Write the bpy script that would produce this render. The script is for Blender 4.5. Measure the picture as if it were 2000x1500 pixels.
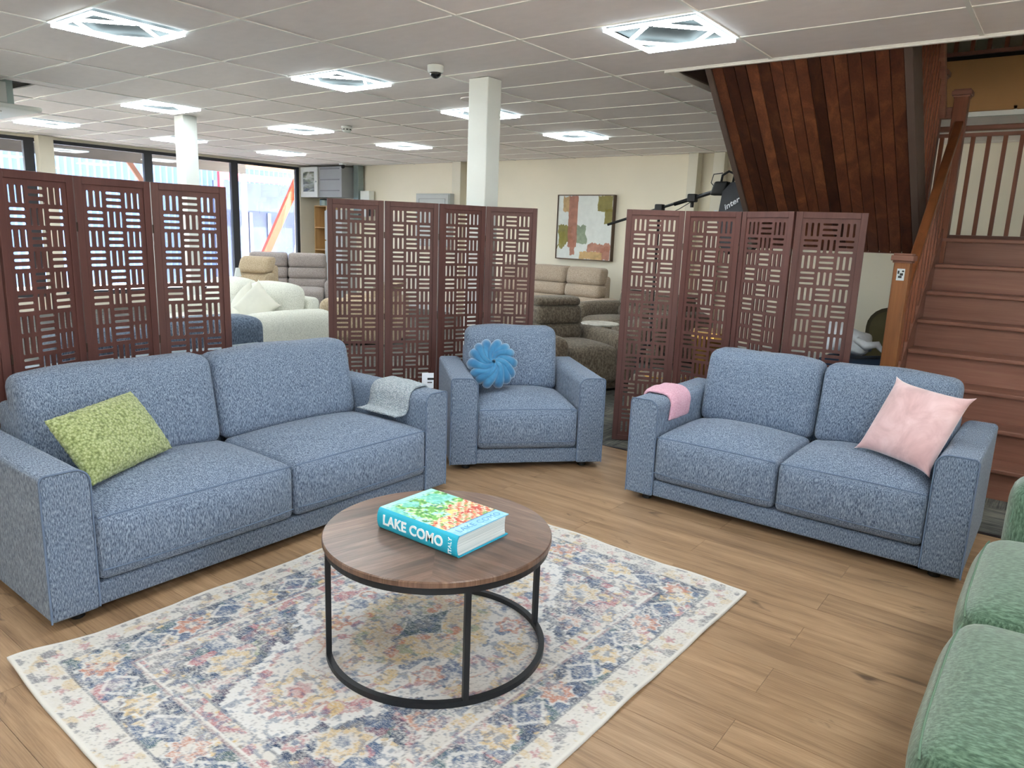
import bpy, bmesh, math, random
import numpy as np
from mathutils import Vector, Matrix, Euler

for o in list(bpy.data.objects):
    bpy.data.objects.remove(o, do_unlink=True)
SC = bpy.context.scene
COL = SC.collection
random.seed(7)
PI = math.pi

# ------------------------------------------------------------------ camera
CAM_H = 1.5
YAW, PITCH, ROLL = -0.649442, -0.2046208, 0.0380911
FPX = 1421.73
cd = bpy.data.cameras.new('camera')
cam = bpy.data.objects.new('camera', cd)
COL.objects.link(cam)
_f = Vector((math.sin(YAW) * math.cos(PITCH), math.cos(YAW) * math.cos(PITCH), math.sin(PITCH)))
_r = Vector((math.cos(YAW), -math.sin(YAW), 0))
_u = _r.cross(_f)
_r2 = _r * math.cos(ROLL) + _u * math.sin(ROLL)
_u2 = -_r * math.sin(ROLL) + _u * math.cos(ROLL)
mw = Matrix((( _r2.x, _u2.x, -_f.x, 0), (_r2.y, _u2.y, -_f.y, 0), (_r2.z, _u2.z, -_f.z, CAM_H), (0, 0, 0, 1)))
cam.matrix_world = mw
cd.sensor_fit = 'HORIZONTAL'
cd.sensor_width = 36.0
cd.lens = 36.0 * FPX / 2000.0
cd.clip_start = 0.05
cd.clip_end = 200
SC.camera = cam

# ------------------------------------------------------------------ world, exposure
LAMP_STRENGTH = 37.0          # LED tubes of the ceiling lights
SKY_STRENGTH = 1.5
w = bpy.data.worlds.new('World')
SC.world = w
w.use_nodes = True
nt = w.node_tree
nt.nodes.clear()
wo = nt.nodes.new('ShaderNodeOutputWorld')
wb = nt.nodes.new('ShaderNodeBackground')
sky = nt.nodes.new('ShaderNodeTexSky')
sky.sky_type = 'NISHITA'
sky.sun_disc = False
sky.sun_elevation = math.radians(48)
sky.sun_rotation = math.radians(70)
sky.air_density = 1.0
sky.dust_density = 2.0
hsv = nt.nodes.new('ShaderNodeHueSaturation')
hsv.inputs['Saturation'].default_value = 0.55
nt.links.new(sky.outputs[0], hsv.inputs['Color'])
nt.links.new(hsv.outputs[0], wb.inputs[0])
wb.inputs[1].default_value = SKY_STRENGTH
nt.links.new(wb.outputs[0], wo.inputs[0])
sd = bpy.data.lights.new('sun', 'SUN')
sd.energy = 32.0
sd.angle = math.radians(0.6)
sd.color = (1.0, 0.96, 0.9)
sun = bpy.data.objects.new('sun', sd)
COL.objects.link(sun)
_sd = Vector((0.36, 0.24, 0.9)).normalized()      # direction towards the sun: high, behind the building
sun.rotation_euler = (-_sd).to_track_quat('-Z', 'Y').to_euler()
SC.view_settings.view_transform = 'Standard'
SC.view_settings.look = 'None'
SC.view_settings.gamma = 1.0
SC.view_settings.use_curve_mapping = False
SC.view_settings.exposure = 1.3

# ------------------------------------------------------------------ helpers
def lin(c):
    c = c / 255.0
    return c / 12.92 if c <= 0.04045 else ((c + 0.055) / 1.055) ** 2.4
def S(r, g, b):
    return (lin(r), lin(g), lin(b), 1.0)

class NT:
    """small node-tree builder"""
    def __init__(self, name):
        self.m = bpy.data.materials.new(name)
        self.m.use_nodes = True
        self.t = self.m.node_tree
        self.t.nodes.clear()
        self.out = self.n('ShaderNodeOutputMaterial')
    def n(self, kind, **kw):
        nd = self.t.nodes.new(kind)
        for k, v in kw.items():
            setattr(nd, k, v)
        return nd
    def l(self, a, b):
        self.t.links.new(a, b)
    def setin(self, sock, v):
        if hasattr(v, 'is_output') or isinstance(v, bpy.types.NodeSocket):
            self.l(v, sock)
        else:
            sock.default_value = v
    def math(self, op, a, b=None, c=None, clamp=False):
        nd = self.n('ShaderNodeMath', operation=op)
        nd.use_clamp = clamp
        self.setin(nd.inputs[0], a)
        if b is not None: self.setin(nd.inputs[1], b)
        if c is not None: self.setin(nd.inputs[2], c)
        return nd.outputs[0]
    def mix(self, f, a, b, mode='MIX'):
        nd = self.n('ShaderNodeMix', data_type='RGBA', blend_type=mode)
        self.setin(nd.inputs[0], f)
        self.setin(nd.inputs[6], a)
        self.setin(nd.inputs[7], b)
        return nd.outputs[2]
    def ramp(self, f, stops, interp='LINEAR'):
        nd = self.n('ShaderNodeValToRGB')
        cr = nd.color_ramp
        cr.interpolation = interp
        while len(cr.elements) < len(stops):
            cr.elements.new(0.5)
        for e, (p, c) in zip(cr.elements, stops):
            e.position = p
            e.color = c if len(c) == 4 else (c[0], c[1], c[2], 1)
        self.setin(nd.inputs[0], f)
        return nd.outputs[0]
    def coord(self, kind='Object'):
        return self.n('ShaderNodeTexCoord').outputs[kind]
    def mapping(self, v, scale=(1, 1, 1), loc=(0, 0, 0), rot=(0, 0, 0)):
        nd = self.n('ShaderNodeMapping')
        self.l(v, nd.inputs[0])
        nd.inputs[1].default_value = loc
        nd.inputs[2].default_value = rot
        nd.inputs[3].default_value = scale
        return nd.outputs[0]
    def noise(self, v, scale=5, detail=2, rough=0.5, dist=0.0):
        nd = self.n('ShaderNodeTexNoise')
        self.l(v, nd.inputs['Vector'])
        nd.inputs['Scale'].default_value = scale
        nd.inputs['Detail'].default_value = detail
        nd.inputs['Roughness'].default_value = rough
        nd.inputs['Distortion'].default_value = dist
        return nd.outputs[0]
    def voronoi(self, v, scale=5, feature='F1'):
        nd = self.n('ShaderNodeTexVoronoi', feature=feature)
        self.l(v, nd.inputs['Vector'])
        nd.inputs['Scale'].default_value = scale
        return nd
    def bump(self, hgt, strength=0.3, dist=0.01):
        nd = self.n('ShaderNodeBump')
        nd.inputs['Strength'].default_value = strength
        nd.inputs['Distance'].default_value = dist
        self.l(hgt, nd.inputs['Height'])
        return nd.outputs[0]
    def rnd(self):
        return self.n('ShaderNodeObjectInfo').outputs['Random']
    def vadd(self, v, r, k=37.0):
        cb = self.n('ShaderNodeCombineXYZ')
        a = self.math('MULTIPLY', r, k)
        for i in range(3): self.l(a, cb.inputs[i])
        ad = self.n('ShaderNodeVectorMath', operation='ADD')
        self.l(v, ad.inputs[0]); self.l(cb.outputs[0], ad.inputs[1])
        return ad.outputs[0]
    def done(self, color, rough=0.6, metal=0.0, normal=None, spec=0.5, sheen=0.0, sheen_tint=None, alpha=None, coat=0.0):
        p = self.n('ShaderNodeBsdfPrincipled')
        self.setin(p.inputs['Base Color'], color)
        self.setin(p.inputs['Roughness'], rough)
        self.setin(p.inputs['Metallic'], metal)
        p.inputs['Specular IOR Level'].default_value = spec
        if sheen:
            p.inputs['Sheen Weight'].default_value = sheen
            p.inputs['Sheen Roughness'].default_value = 0.5
            if sheen_tint: p.inputs['Sheen Tint'].default_value = sheen_tint
        if coat:
            p.inputs['Coat Weight'].default_value = coat
            p.inputs['Coat Roughness'].default_value = 0.15
        if normal is not None: self.l(normal, p.inputs['Normal'])
        self.l(p.outputs[0], self.out.inputs[0])
        return self.m

def plain(name, c, rough=0.6, metal=0.0, spec=0.5, var=0.06, scale=6.0, bump=0.0, bscale=200):
    t = NT(name)
    co = t.coord()
    n = t.noise(co, scale, 3)
    d = tuple(max(0, x * (1 - var)) for x in c[:3]) + (1,)
    l = tuple(min(1, x * (1 + var)) for x in c[:3]) + (1,)
    col = t.ramp(n, [(0.3, d), (0.7, l)])
    nm = None
    if bump:
        nm = t.bump(t.noise(co, bscale, 2), bump, 0.002)
    return t.done(col, rough, metal, nm, spec)

def emis(name, c, strength):
    t = NT(name)
    e = t.n('ShaderNodeEmission')
    e.inputs[0].default_value = c
    e.inputs[1].default_value = strength
    t.l(e.outputs[0], t.out.inputs[0])
    return t.m

def chenille(name, dark, mid, light, s=330.0, stretch=5.0, bstr=0.4, sheen=0.15, pos=(0.36, 0.5, 0.64)):
    """woven upholstery with short streaks: vertical on upright faces, front-to-back on flat ones"""
    t = NT(name)
    co = t.coord()
    up = t.noise(t.mapping(co, (s, s, s / stretch)), 1.0, 3, 0.6)
    fl = t.noise(t.mapping(co, (s, s / stretch, s)), 1.0, 3, 0.6)
    ge = t.n('ShaderNodeNewGeometry')
    sx = t.n('ShaderNodeSeparateXYZ')
    t.l(ge.outputs['Normal'], sx.inputs[0])
    nz = t.math('ABSOLUTE', sx.outputs[2])
    f = t.math('GREATER_THAN', nz, 0.72)
    mixf = t.n('ShaderNodeMix', data_type='FLOAT')
    t.l(f, mixf.inputs[0]); t.l(up, mixf.inputs[2]); t.l(fl, mixf.inputs[3])
    h = mixf.outputs[0]
    col = t.ramp(h, [(pos[0], dark), (pos[1], mid), (pos[2], light)])
    big = t.noise(co, 3.0, 2)
    col = t.mix(t.math('MULTIPLY', big, 0.25), col, mid)
    return t.done(col, 0.95, 0, t.bump(h, bstr, 0.004), 0.2, sheen)

def wood(name, stops, axis=0, s=9.0, stretch=9.0, rough=0.45, var=0.35, dist=1.2, bstr=0.05, knots=0.0, spec=0.4, coat=0.0, fine=0.25):
    t = NT(name)
    r = t.rnd()
    co = t.vadd(t.coord(), r)
    sc = [s, s, s]; sc[axis] = s / stretch
    g = t.noise(t.mapping(co, sc), 1.0, 5, 0.55, dist)
    sc2 = [s * 14] * 3; sc2[axis] = s * 14 / 30
    fi = t.noise(t.mapping(co, sc2), 1.0, 2, 0.6)
    gg = t.math('ADD', t.math('MULTIPLY', g, 1 - fine), t.math('MULTIPLY', fi, fine))
    col = t.ramp(gg, stops)
    v = t.math('ADD', t.math('MULTIPLY', r, var), 1 - var * 0.5)
    hs = t.n('ShaderNodeHueSaturation')
    t.l(v, hs.inputs['Value'])
    t.l(col, hs.inputs['Color'])
    col = hs.outputs[0]
    if knots:
        sk = [3.0, 3.0, 3.0]; sk[axis] = 1.1
        kn = t.noise(t.mapping(co, [x * 2.2 for x in sk]), 1.0, 4, 0.65, 0.6)
        kf = t.ramp(kn, [(0.64, (0, 0, 0, 1)), (0.72, (1, 1, 1, 1))])
        dk = tuple(x * 0.45 for x in stops[0][1][:3]) + (1,)
        col = t.mix(t.math('MULTIPLY', kf, knots), col, dk)
    return t.done(col, rough, 0, t.bump(gg, bstr, 0.003), spec, coat=coat)

class MB:
    def __init__(self):
        self.v = []; self.f = []
    def add(self, vs, fs):
        b = len(self.v)
        self.v.extend([tuple(p) for p in vs])
        self.f.extend([tuple(i + b for i in f) for f in fs])
        return self
    def box(self, lo, hi, M=None):
        x0, y0, z0 = lo; x1, y1, z1 = hi
        vs = [(x0, y0, z0), (x1, y0, z0), (x1, y1, z0), (x0, y1, z0), (x0, y0, z1), (x1, y0, z1), (x1, y1, z1), (x0, y1, z1)]
        if M is not None: vs = [M @ Vector(p) for p in vs]
        return self.add(vs, [(0, 3, 2, 1), (4, 5, 6, 7), (0, 1, 5, 4), (1, 2, 6, 5), (2, 3, 7, 6), (3, 0, 4, 7)])
    def bar(self, a, b, wx, wz, up=(0, 0, 1)):
        """rectangular bar from a to b"""
        a = Vector(a); b = Vector(b)
        d = (b - a).normalized(); u = Vector(up)
        s = d.cross(u)
        if s.length < 1e-4: s = d.cross(Vector((1, 0, 0)))
        s.normalize(); u = s.cross(d)
        vs = []
        for p in (a, b):
            for i, j in ((-1, -1), (1, -1), (1, 1), (-1, 1)):
                vs.append(p + s * (wx / 2 * i) + u * (wz / 2 * j))
        return self.add(vs, [(3, 2, 1, 0), (4, 5, 6, 7), (0, 1, 5, 4), (1, 2, 6, 5), (2, 3, 7, 6), (3, 0, 4, 7)])
    def tube(self, pts, r, n=8, closed=False, caps=True):
        pts = [Vector(p) for p in pts]
        m = len(pts)
        rs = r if isinstance(r, (list, tuple)) else [r] * m
        vs = []; fs = []
        prev = None
        for i, p in enumerate(pts):
            a = pts[(i - 1) % m] if (closed or i > 0) else p
            b = pts[(i + 1) % m] if (closed or i < m - 1) else p
            d = (b - a)
            if d.length < 1e-9: d = Vector((0, 0, 1))
            d.normalize()
            if prev is None:
                u = d.orthogonal().normalized()
            else:
                u = prev - d * prev.dot(d)
                if u.length < 1e-6: u = d.orthogonal()
                u.normalize()
            prev = u
            s = d.cross(u)
            for k in range(n):
                t = 2 * PI * k / n
                vs.append(p + (u * math.cos(t) + s * math.sin(t)) * rs[i])
        for i in range(m if closed else m - 1):
            j = (i + 1) % m
            for k in range(n):
                k2 = (k + 1) % n
                fs.append((i * n + k, j * n + k, j * n + k2, i * n + k2)[::-1])
        if caps and not closed:
            fs.append(tuple(range(n)))
            fs.append(tuple((m - 1) * n + k for k in range(n))[::-1])
        return self.add(vs, fs)
    def lathe(self, prof, n=24, c=(0, 0, 0), cap=True):
        vs = []; fs = []
        for (r, z) in prof:
            for k in range(n):
                t = 2 * PI * k / n
                vs.append((c[0] + r * math.cos(t), c[1] + r * math.sin(t), c[2] + z))
        m = len(prof)
        for i in range(m - 1):
            for k in range(n):
                k2 = (k + 1) % n
                fs.append((i * n + k, i * n + k2, (i + 1) * n + k2, (i + 1) * n + k))
        if cap:
            if prof[0][0] > 1e-5: fs.append(tuple(range(n))[::-1])
            if prof[-1][0] > 1e-5: fs.append(tuple((m - 1) * n + k for k in range(n)))
        return self.add(vs, fs)
    def prism(self, poly, a0, a1, plane='xz'):
        """polygon extruded between a0 and a1 along the missing axis"""
        def P(p, a):
            if plane == 'xz': return (p[0], a, p[1])
            if plane == 'yz': return (a, p[0], p[1])
            return (p[0], p[1], a)
        n = len(poly)
        vs = [P(p, a0) for p in poly] + [P(p, a1) for p in poly]
        fs = [tuple(range(n)), tuple(range(2 * n - 1, n - 1, -1))]
        for i in range(n):
            j = (i + 1) % n
            fs.append((i, i + n, j + n, j))
        return self.add(vs, fs)
    def rbox(self, lo, hi, r, n=(10, 10, 6), f=None):
        """rounded box, optional deform f(x,y,z, u,v,w) with u,v,w in -1..1"""
        c = [(a + b) / 2 for a, b in zip(lo, hi)]
        hs = [(b - a) / 2 for a, b in zip(lo, hi)]
        r = min(r, min(hs) * 0.98)
        idx = {}; vs = []; fs = []
        def ts(k, h):
            e = [0, 0.35, 0.7, 1.0]
            inner = np.linspace(-(h - r), h - r, max(2, k)).tolist()
            left = [-h + r * (1 - math.cos(q * PI / 2)) * 1.0 for q in (0, 0.33, 0.66)]
            return left + inner + [-x for x in left[::-1]]
        T = [ts(n[i], hs[i]) for i in range(3)]
        def vert(p):
            q = [max(-(h - r), min(h - r, x)) for x, h in zip(p, hs)]
            d = [a - b for a, b in zip(p, q)]
            L = math.sqrt(sum(x * x for x in d)) or 1.0
            o = [b + x / L * r for b, x in zip(q, d)]
            key = tuple(round(x, 5) for x in p)
            if key in idx: return idx[key]
            if f: o = f(o[0], o[1], o[2], o[0] / hs[0], o[1] / hs[1], o[2] / hs[2])
            idx[key] = len(vs)
            vs.append((o[0] + c[0], o[1] + c[1], o[2] + c[2]))
            return idx[key]
        for ax in range(3):
            a, b = [(1, 2), (2, 0), (0, 1)][ax]
            for sgn in (-1, 1):
                for i in range(len(T[a]) - 1):
                    for j in range(len(T[b]) - 1):
                        q = []
                        for (ii, jj) in ((i, j), (i + 1, j), (i + 1, j + 1), (i, j + 1)):
                            p = [0, 0, 0]; p[ax] = sgn * hs[ax]; p[a] = T[a][ii]; p[b] = T[b][jj]
                            q.append(vert(p))
                        fs.append(tuple(q) if sgn > 0 else tuple(q[::-1]))
        return self.add(vs, fs)
    def grid(self, fn, nu, nv, closed_u=False):
        vs = []; fs = []
        for i in range(nu + 1):
            for j in range(nv + 1):
                vs.append(fn(i / nu, j / nv))
        for i in range(nu):
            for j in range(nv):
                a = i * (nv + 1) + j
                fs.append((a, a + nv + 1, a + nv + 2, a + 1))
        return self.add(vs, fs)
    def mesh(self, name, mat, smooth=False):
        me = bpy.data.meshes.new(name)
        me.from_pydata(self.v, [], self.f)
        me.update()
        if mat: me.materials.append(mat)
        if smooth:
            me.polygons.foreach_set('use_smooth', [True] * len(me.polygons))
        return me
    def build(self, name, mat, parent=None, smooth=False, bevel=0.0, seg=2, auto=False, loc=None, rot=None, kind=None):
        me = self.mesh(name, mat, smooth)
        return link(name, me, parent, bevel, seg, loc, rot, kind)

def link(name, me, parent=None, bevel=0.0, seg=2, loc=None, rot=None, kind=None):
    o = bpy.data.objects.new(name, me)
    COL.objects.link(o)
    if parent is not None: o.parent = parent
    if loc is not None: o.location = loc
    if rot is not None: o.rotation_euler = rot
    if bevel:
        b = o.modifiers.new('Bevel', 'BEVEL')
        b.width = bevel; b.segments = seg; b.limit_method = 'ANGLE'; b.angle_limit = math.radians(40)
        b.harden_normals = False
    if kind: o['kind'] = kind
    return o

def fixn(o):
    bm = bmesh.new(); bm.from_mesh(o.data)
    bmesh.ops.recalc_face_normals(bm, faces=bm.faces[:])
    bm.to_mesh(o.data); bm.free()
    return o

def tag(o, label, cat, group=None):
    o['label'] = label; o['category'] = cat
    if group: o['group'] = group
    return o
def thing(name, label, cat, loc=(0, 0, 0), rz=0.0, group=None):
    o = bpy.data.objects.new(name, None)
    o.empty_display_size = 0.1
    COL.objects.link(o)
    o.location = loc; o.rotation_euler = (0, 0, rz)
    return tag(o, label, cat, group)
def copy_tree(o, parent=None):
    c = o.copy(); COL.objects.link(c)
    if parent is not None: c.parent = parent
    for ch in list(o.children):
        copy_tree(ch, c)
    return c
def text_mesh(name, body, size, mat, extrude=0.0006, bold=0.0, align='CENTER', space=1.0):
    cu = bpy.data.curves.new(name, 'FONT')
    cu.body = body; cu.size = size; cu.extrude = extrude; cu.offset = bold
    cu.align_x = align; cu.align_y = 'CENTER'; cu.space_character = space
    cu.resolution_u = 3
    o = bpy.data.objects.new(name, cu)
    COL.objects.link(o)
    dg = bpy.context.evaluated_depsgraph_get()
    me = bpy.data.meshes.new_from_object(o.evaluated_get(dg))
    bpy.data.objects.remove(o, do_unlink=True)
    me.name = name
    me.materials.clear(); me.materials.append(mat)
    return me
def vnoise(x, y, seed):
    """smooth value noise on numpy arrays"""
    rs = np.random.RandomState(seed)
    tab = rs.rand(64, 64)
    xi = np.floor(x).astype(int); yi = np.floor(y).astype(int)
    fx = x - xi; fy = y - yi
    fx = fx * fx * (3 - 2 * fx); fy = fy * fy * (3 - 2 * fy)
    a = tab[xi % 64, yi % 64]; b = tab[(xi + 1) % 64, yi % 64]
    c = tab[xi % 64, (yi + 1) % 64]; d = tab[(xi + 1) % 64, (yi + 1) % 64]
    return (a * (1 - fx) + b * fx) * (1 - fy) + (c * (1 - fx) + d * fx) * fy
def fbm(x, y, seed, o=3):
    s = 0; a = 1; t = 0
    for k in range(o):
        s = s + a * vnoise(x * 2 ** k, y * 2 ** k, seed + k); t += a; a *= 0.5
    return s / t
def set_colors(me, rgb):
    """per-vertex colour attribute from an (n,3) linear array"""
    at = me.color_attributes.new('Col', 'FLOAT_COLOR', 'POINT')
    arr = np.ones((len(me.vertices), 4), dtype=np.float32)
    arr[:, :3] = rgb
    at.data.foreach_set('color', arr.ravel())
LIN = lambda c: np.array([lin(x) for x in c])

# ------------------------------------------------------------------ materials
M_wall = plain('wall_paint', S(248, 240, 220), 0.85, var=0.02, scale=1.5)
M_white = plain('white_paint', S(226, 230, 226), 0.5, var=0.02)
M_offwhite = plain('cream_paint', S(232, 226, 208), 0.6, var=0.02)
M_tile = plain('ceiling_tile', S(243, 235, 232), 0.9, var=0.02, scale=9, bump=0.15, bscale=260)
M_backing = plain('lamp_backing', S(96, 104, 106), 0.7, var=0.02)
M_tbar = plain('ceiling_tbar', S(238, 236, 230), 0.5, var=0.01)
M_black = plain('black_metal', S(30, 31, 34), 0.42, spec=0.4, var=0.1)
M_blackp = plain('black_plastic', S(20, 20, 22), 0.5, var=0.1)
M_alu = plain('dark_window_frame', S(52, 54, 60), 0.45, var=0.08)
M_grey = plain('grey_enamel', S(158, 160, 160), 0.45, var=0.03)
M_lgrey = plain('light_grey_enamel', S(190, 194, 192), 0.45, var=0.03)
M_galv = plain('galvanised_metal', S(150, 165, 162), 0.4, metal=0.5, var=0.1)
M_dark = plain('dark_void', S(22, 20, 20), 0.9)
M_led = emis('led_tube', (0.88, 0.97, 1.0, 1), LAMP_STRENGTH)
M_gold = plain('brass', S(190, 150, 80), 0.3, metal=1.0, var=0.1)
M_soffit_dark = plain('painted_dark_board', S(92, 76, 68), 0.6, var=0.05)
M_tan = plain('tan_painted_board', S(168, 126, 78), 0.7, var=0.05, scale=2)
M_tanwall = M_tan

M_floor = wood('oak_plank', [(0.25, S(104, 79, 57)), (0.5, S(160, 129, 98)), (0.75, S(192, 161, 128))], axis=0, s=16, stretch=12, rough=0.42, var=0.16, dist=0.8, knots=0.85, fine=0.35, spec=0.4)
M_walnut_side = wood('walnut_edge', [(0.2, S(62, 42, 32)), (0.8, S(116, 82, 62))], axis=0, s=20, stretch=14)
M_screen = wood('mahogany_stain', [(0.2, S(74, 44, 40)), (0.8, S(104, 66, 60))], axis=2, s=14, stretch=14, rough=0.5, var=0.06, bstr=0.1)
M_jarrah = wood('red_hardwood', [(0.2, S(108, 70, 56)), (0.55, S(142, 98, 82)), (0.85, S(164, 120, 102))], axis=0, s=7, stretch=12, rough=0.4, var=0.22, dist=1.6)
M_jarrah_z = wood('red_hardwood_upright', [(0.2, S(96, 54, 40)), (0.55, S(134, 80, 56)), (0.85, S(160, 100, 70))], axis=2, s=8, stretch=12, rough=0.4, var=0.15, dist=1.6)
M_rail = wood('orange_hardwood', [(0.2, S(98, 56, 32)), (0.8, S(140, 84, 50))], axis=1, s=8, stretch=12, rough=0.35, var=0.1)
M_newel = wood('honey_hardwood', [(0.2, S(112, 68, 40)), (0.5, S(146, 94, 56)), (0.85, S(170, 116, 72))], axis=2, s=8, stretch=10, rough=0.38, var=0.1, dist=1.5)
M_soffit = wood('lining_board', [(0.2, S(46, 26, 19)), (0.5, S(86, 48, 32)), (0.85, S(130, 82, 52))], axis=1, s=7, stretch=16, rough=0.4, var=1.25, dist=1.2)

M_blue = chenille('slate_chenille', S(60, 72, 92), S(113, 128, 149), S(160, 174, 194), pos=(0.36, 0.5, 0.64))
M_pipe = plain('slate_piping', S(104, 119, 142), 0.9, spec=0.2)
M_green = chenille('green_velour', S(60, 84, 65), S(85, 112, 91), S(112, 140, 118), s=150, stretch=3.5, bstr=0.2, sheen=0.5)
M_gpipe = plain('green_piping', S(106, 132, 112), 0.9, spec=0.2)
M_beige = chenille('beige_upholstery', S(150, 132, 114), S(178, 160, 142), S(200, 184, 166), s=150, stretch=1.5, bstr=0.15)
M_taupe = chenille('taupe_suede', S(84, 74, 62), S(112, 100, 86), S(136, 124, 108), s=60, stretch=1.5, bstr=0.12)
M_cream = chenille('cream_linen', S(196, 196, 184), S(220, 220, 208), S(236, 236, 226), s=160, stretch=1.5, bstr=0.12)
M_tanup = chenille('tan_upholstery', S(160, 140, 112), S(190, 170, 142), S(206, 190, 164), s=110, stretch=1.5, bstr=0.12)
M_warmgrey = chenille('warm_grey_upholstery', S(136, 126, 122), S(164, 154, 150), S(186, 176, 170), s=130, stretch=1.5, bstr=0.12)
M_slate2 = chenille('dark_slate_upholstery', S(54, 66, 82), S(90, 104, 122), S(120, 134, 150), s=150, stretch=3)
M_slate3 = chenille('pale_slate_upholstery', S(104, 118, 130), S(140, 154, 164), S(166, 178, 186), s=150, stretch=3)

def carpet():
    t = NT('carpet_tile')
    co = t.vadd(t.coord(), t.rnd(), 11.0)
    a = t.noise(t.mapping(co, (90, 4, 4)), 1.0, 3, 0.7)
    b = t.noise(co, 6.0, 3)
    c = t.math('ADD', t.math('MULTIPLY', a, 0.7), t.math('MULTIPLY', b, 0.3))
    col = t.ramp(c, [(0.35, S(62, 64, 62)), (0.5, S(98, 98, 94)), (0.68, S(140, 136, 124))])
    return t.done(col, 1.0, 0, t.bump(a, 0.4, 0.003), 0.1)
M_carpet = carpet()

def walnut_top():
    t = NT('walnut_chevron')
    co = t.coord()
    sp = t.n('ShaderNodeSeparateXYZ'); t.l(co, sp.inputs[0])
    # chevron: boards meet along the local y axis
    ax = t.math('ABSOLUTE', sp.outputs[0])
    d = t.math('ADD', t.math('MULTIPLY', sp.outputs[1], 0.80), t.math('MULTIPLY', ax, 0.60))
    along = t.math('SUBTRACT', t.math('MULTIPLY', sp.outputs[1], 0.60), t.math('MULTIPLY', ax, 0.80))
    side = t.math('SIGN', sp.outputs[0])
    bi = t.math('FLOOR', t.math('DIVIDE', d, 0.085))
    wn = t.n('ShaderNodeTexWhiteNoise', noise_dimensions='2D')
    cb = t.n('ShaderNodeCombineXYZ'); t.l(bi, cb.inputs[0]); t.l(side, cb.inputs[1])
    t.l(cb.outputs[0], wn.inputs[0])
    c2 = t.n('ShaderNodeCombineXYZ')
    t.l(t.math('MULTIPLY', along, 2.6), c2.inputs[0])
    t.l(t.math('MULTIPLY', d, 28.0), c2.inputs[1])
    t.l(t.math('MULTIPLY', wn.outputs[0], 40.0), c2.inputs[2])
    g = t.noise(c2.outputs[0], 1.0, 5, 0.6, 1.4)
    c3 = t.n('ShaderNodeCombineXYZ')
    t.l(t.math('MULTIPLY', along, 12), c3.inputs[0]); t.l(t.math('MULTIPLY', d, 300.0), c3.inputs[1])
    fi = t.noise(c3.outputs[0], 1.0, 2)
    gg = t.math('ADD', t.math('MULTIPLY', g, 0.75), t.math('MULTIPLY', fi, 0.25))
    col = t.ramp(gg, [(0.25, S(70, 50, 42)), (0.5, S(118, 90, 74)), (0.75, S(158, 128, 108))])
    hs = t.n('ShaderNodeHueSaturation')
    t.l(t.math('ADD', t.math('MULTIPLY', wn.outputs[0], 0.6), 0.50), hs.inputs['Value'])
    t.l(col, hs.inputs['Color'])
    return t.done(hs.outputs[0], 0.28, 0, t.bump(gg, 0.03, 0.002), 0.5)
M_walnut = walnut_top()

def glass():
    t = NT('window_glass')
    tr = t.n('ShaderNodeBsdfTransparent'); tr.inputs[0].default_value = (0.93, 0.96, 0.97, 1)
    gl = t.n('ShaderNodeBsdfGlossy'); gl.inputs['Roughness'].default_value = 0.02
    fr = t.n('ShaderNodeFresnel'); fr.inputs[0].default_value = 1.5
    mx = t.n('ShaderNodeMixShader')
    co = t.coord()
    dirt = t.math('MULTIPLY', t.noise(co, 5.0, 4), 0.06)
    t.l(t.math('ADD', fr.outputs[0], dirt), mx.inputs[0])
    t.l(tr.outputs[0], mx.inputs[1]); t.l(gl.outputs[0], mx.inputs[2])
    t.l(mx.outputs[0], t.out.inputs[0])
    return t.m
M_glass = glass()

# ------------------------------------------------------------------ room shell
CEIL = 2.689
XW, XR, YB, YF = -13.0, 2.93, 10.1, -3.4          # window wall, right wall, back wall, front wall (behind the camera)
OPX, OPY0, OPY1 = -2.6, 5.12, 7.75                # stair opening in the ceiling
WOOD_X, WOOD_Y = -3.9, 4.55                       # edge of the plank floor
def structure(o):
    o['kind'] = 'structure'
    return o

floor = structure(MB().box((XW, YF, -0.12), (XR, YB, -0.012)).build('floor', plain('screed', S(90, 84, 78), 0.95)))
# planks
PW, PL = 0.1845, 1.22
pm = MB().box((0, -PW + 0.0012, -0.011), (PL - 0.0012, 0, 0.0)).mesh('plank', M_floor)
row = 0
y = WOOD_Y - 0.05 + 0.0
ytop = 3.585 + 5 * PW
row = 0
while ytop > -1.2:
    # joints of every second row fall on the same line
    off = -0.65 if row % 2 == 1 else -0.65 + 0.57
    x = off - 4 * PL
    while x < 1.6:
        x0 = max(x, WOOD_X); x1 = x + PL
        if x1 > WOOD_X + 0.05:
            o = link('plank', pm, floor, loc=(x0, ytop, 0.0))
            if x0 > x: o.scale[0] = (x1 - x0) / PL
            if ytop > WOOD_Y:
                pass
        x += PL
    ytop -= PW
    row += 1
PLANK_TOP = 3.585 + 5 * PW
MB().box((WOOD_X, YF, -0.011), (XR, ytop, 0.0)).build('plank_field', M_floor, floor, kind='stuff')
MB().box((1.55, ytop, -0.0115), (XR, PLANK_TOP, -0.0005)).build('plank_field', M_floor, floor, kind='stuff')
MB().box((WOOD_X, PLANK_TOP, -0.01), (XR, PLANK_TOP + 0.035, 0.003)).build('threshold_strip', M_black, floor)
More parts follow.
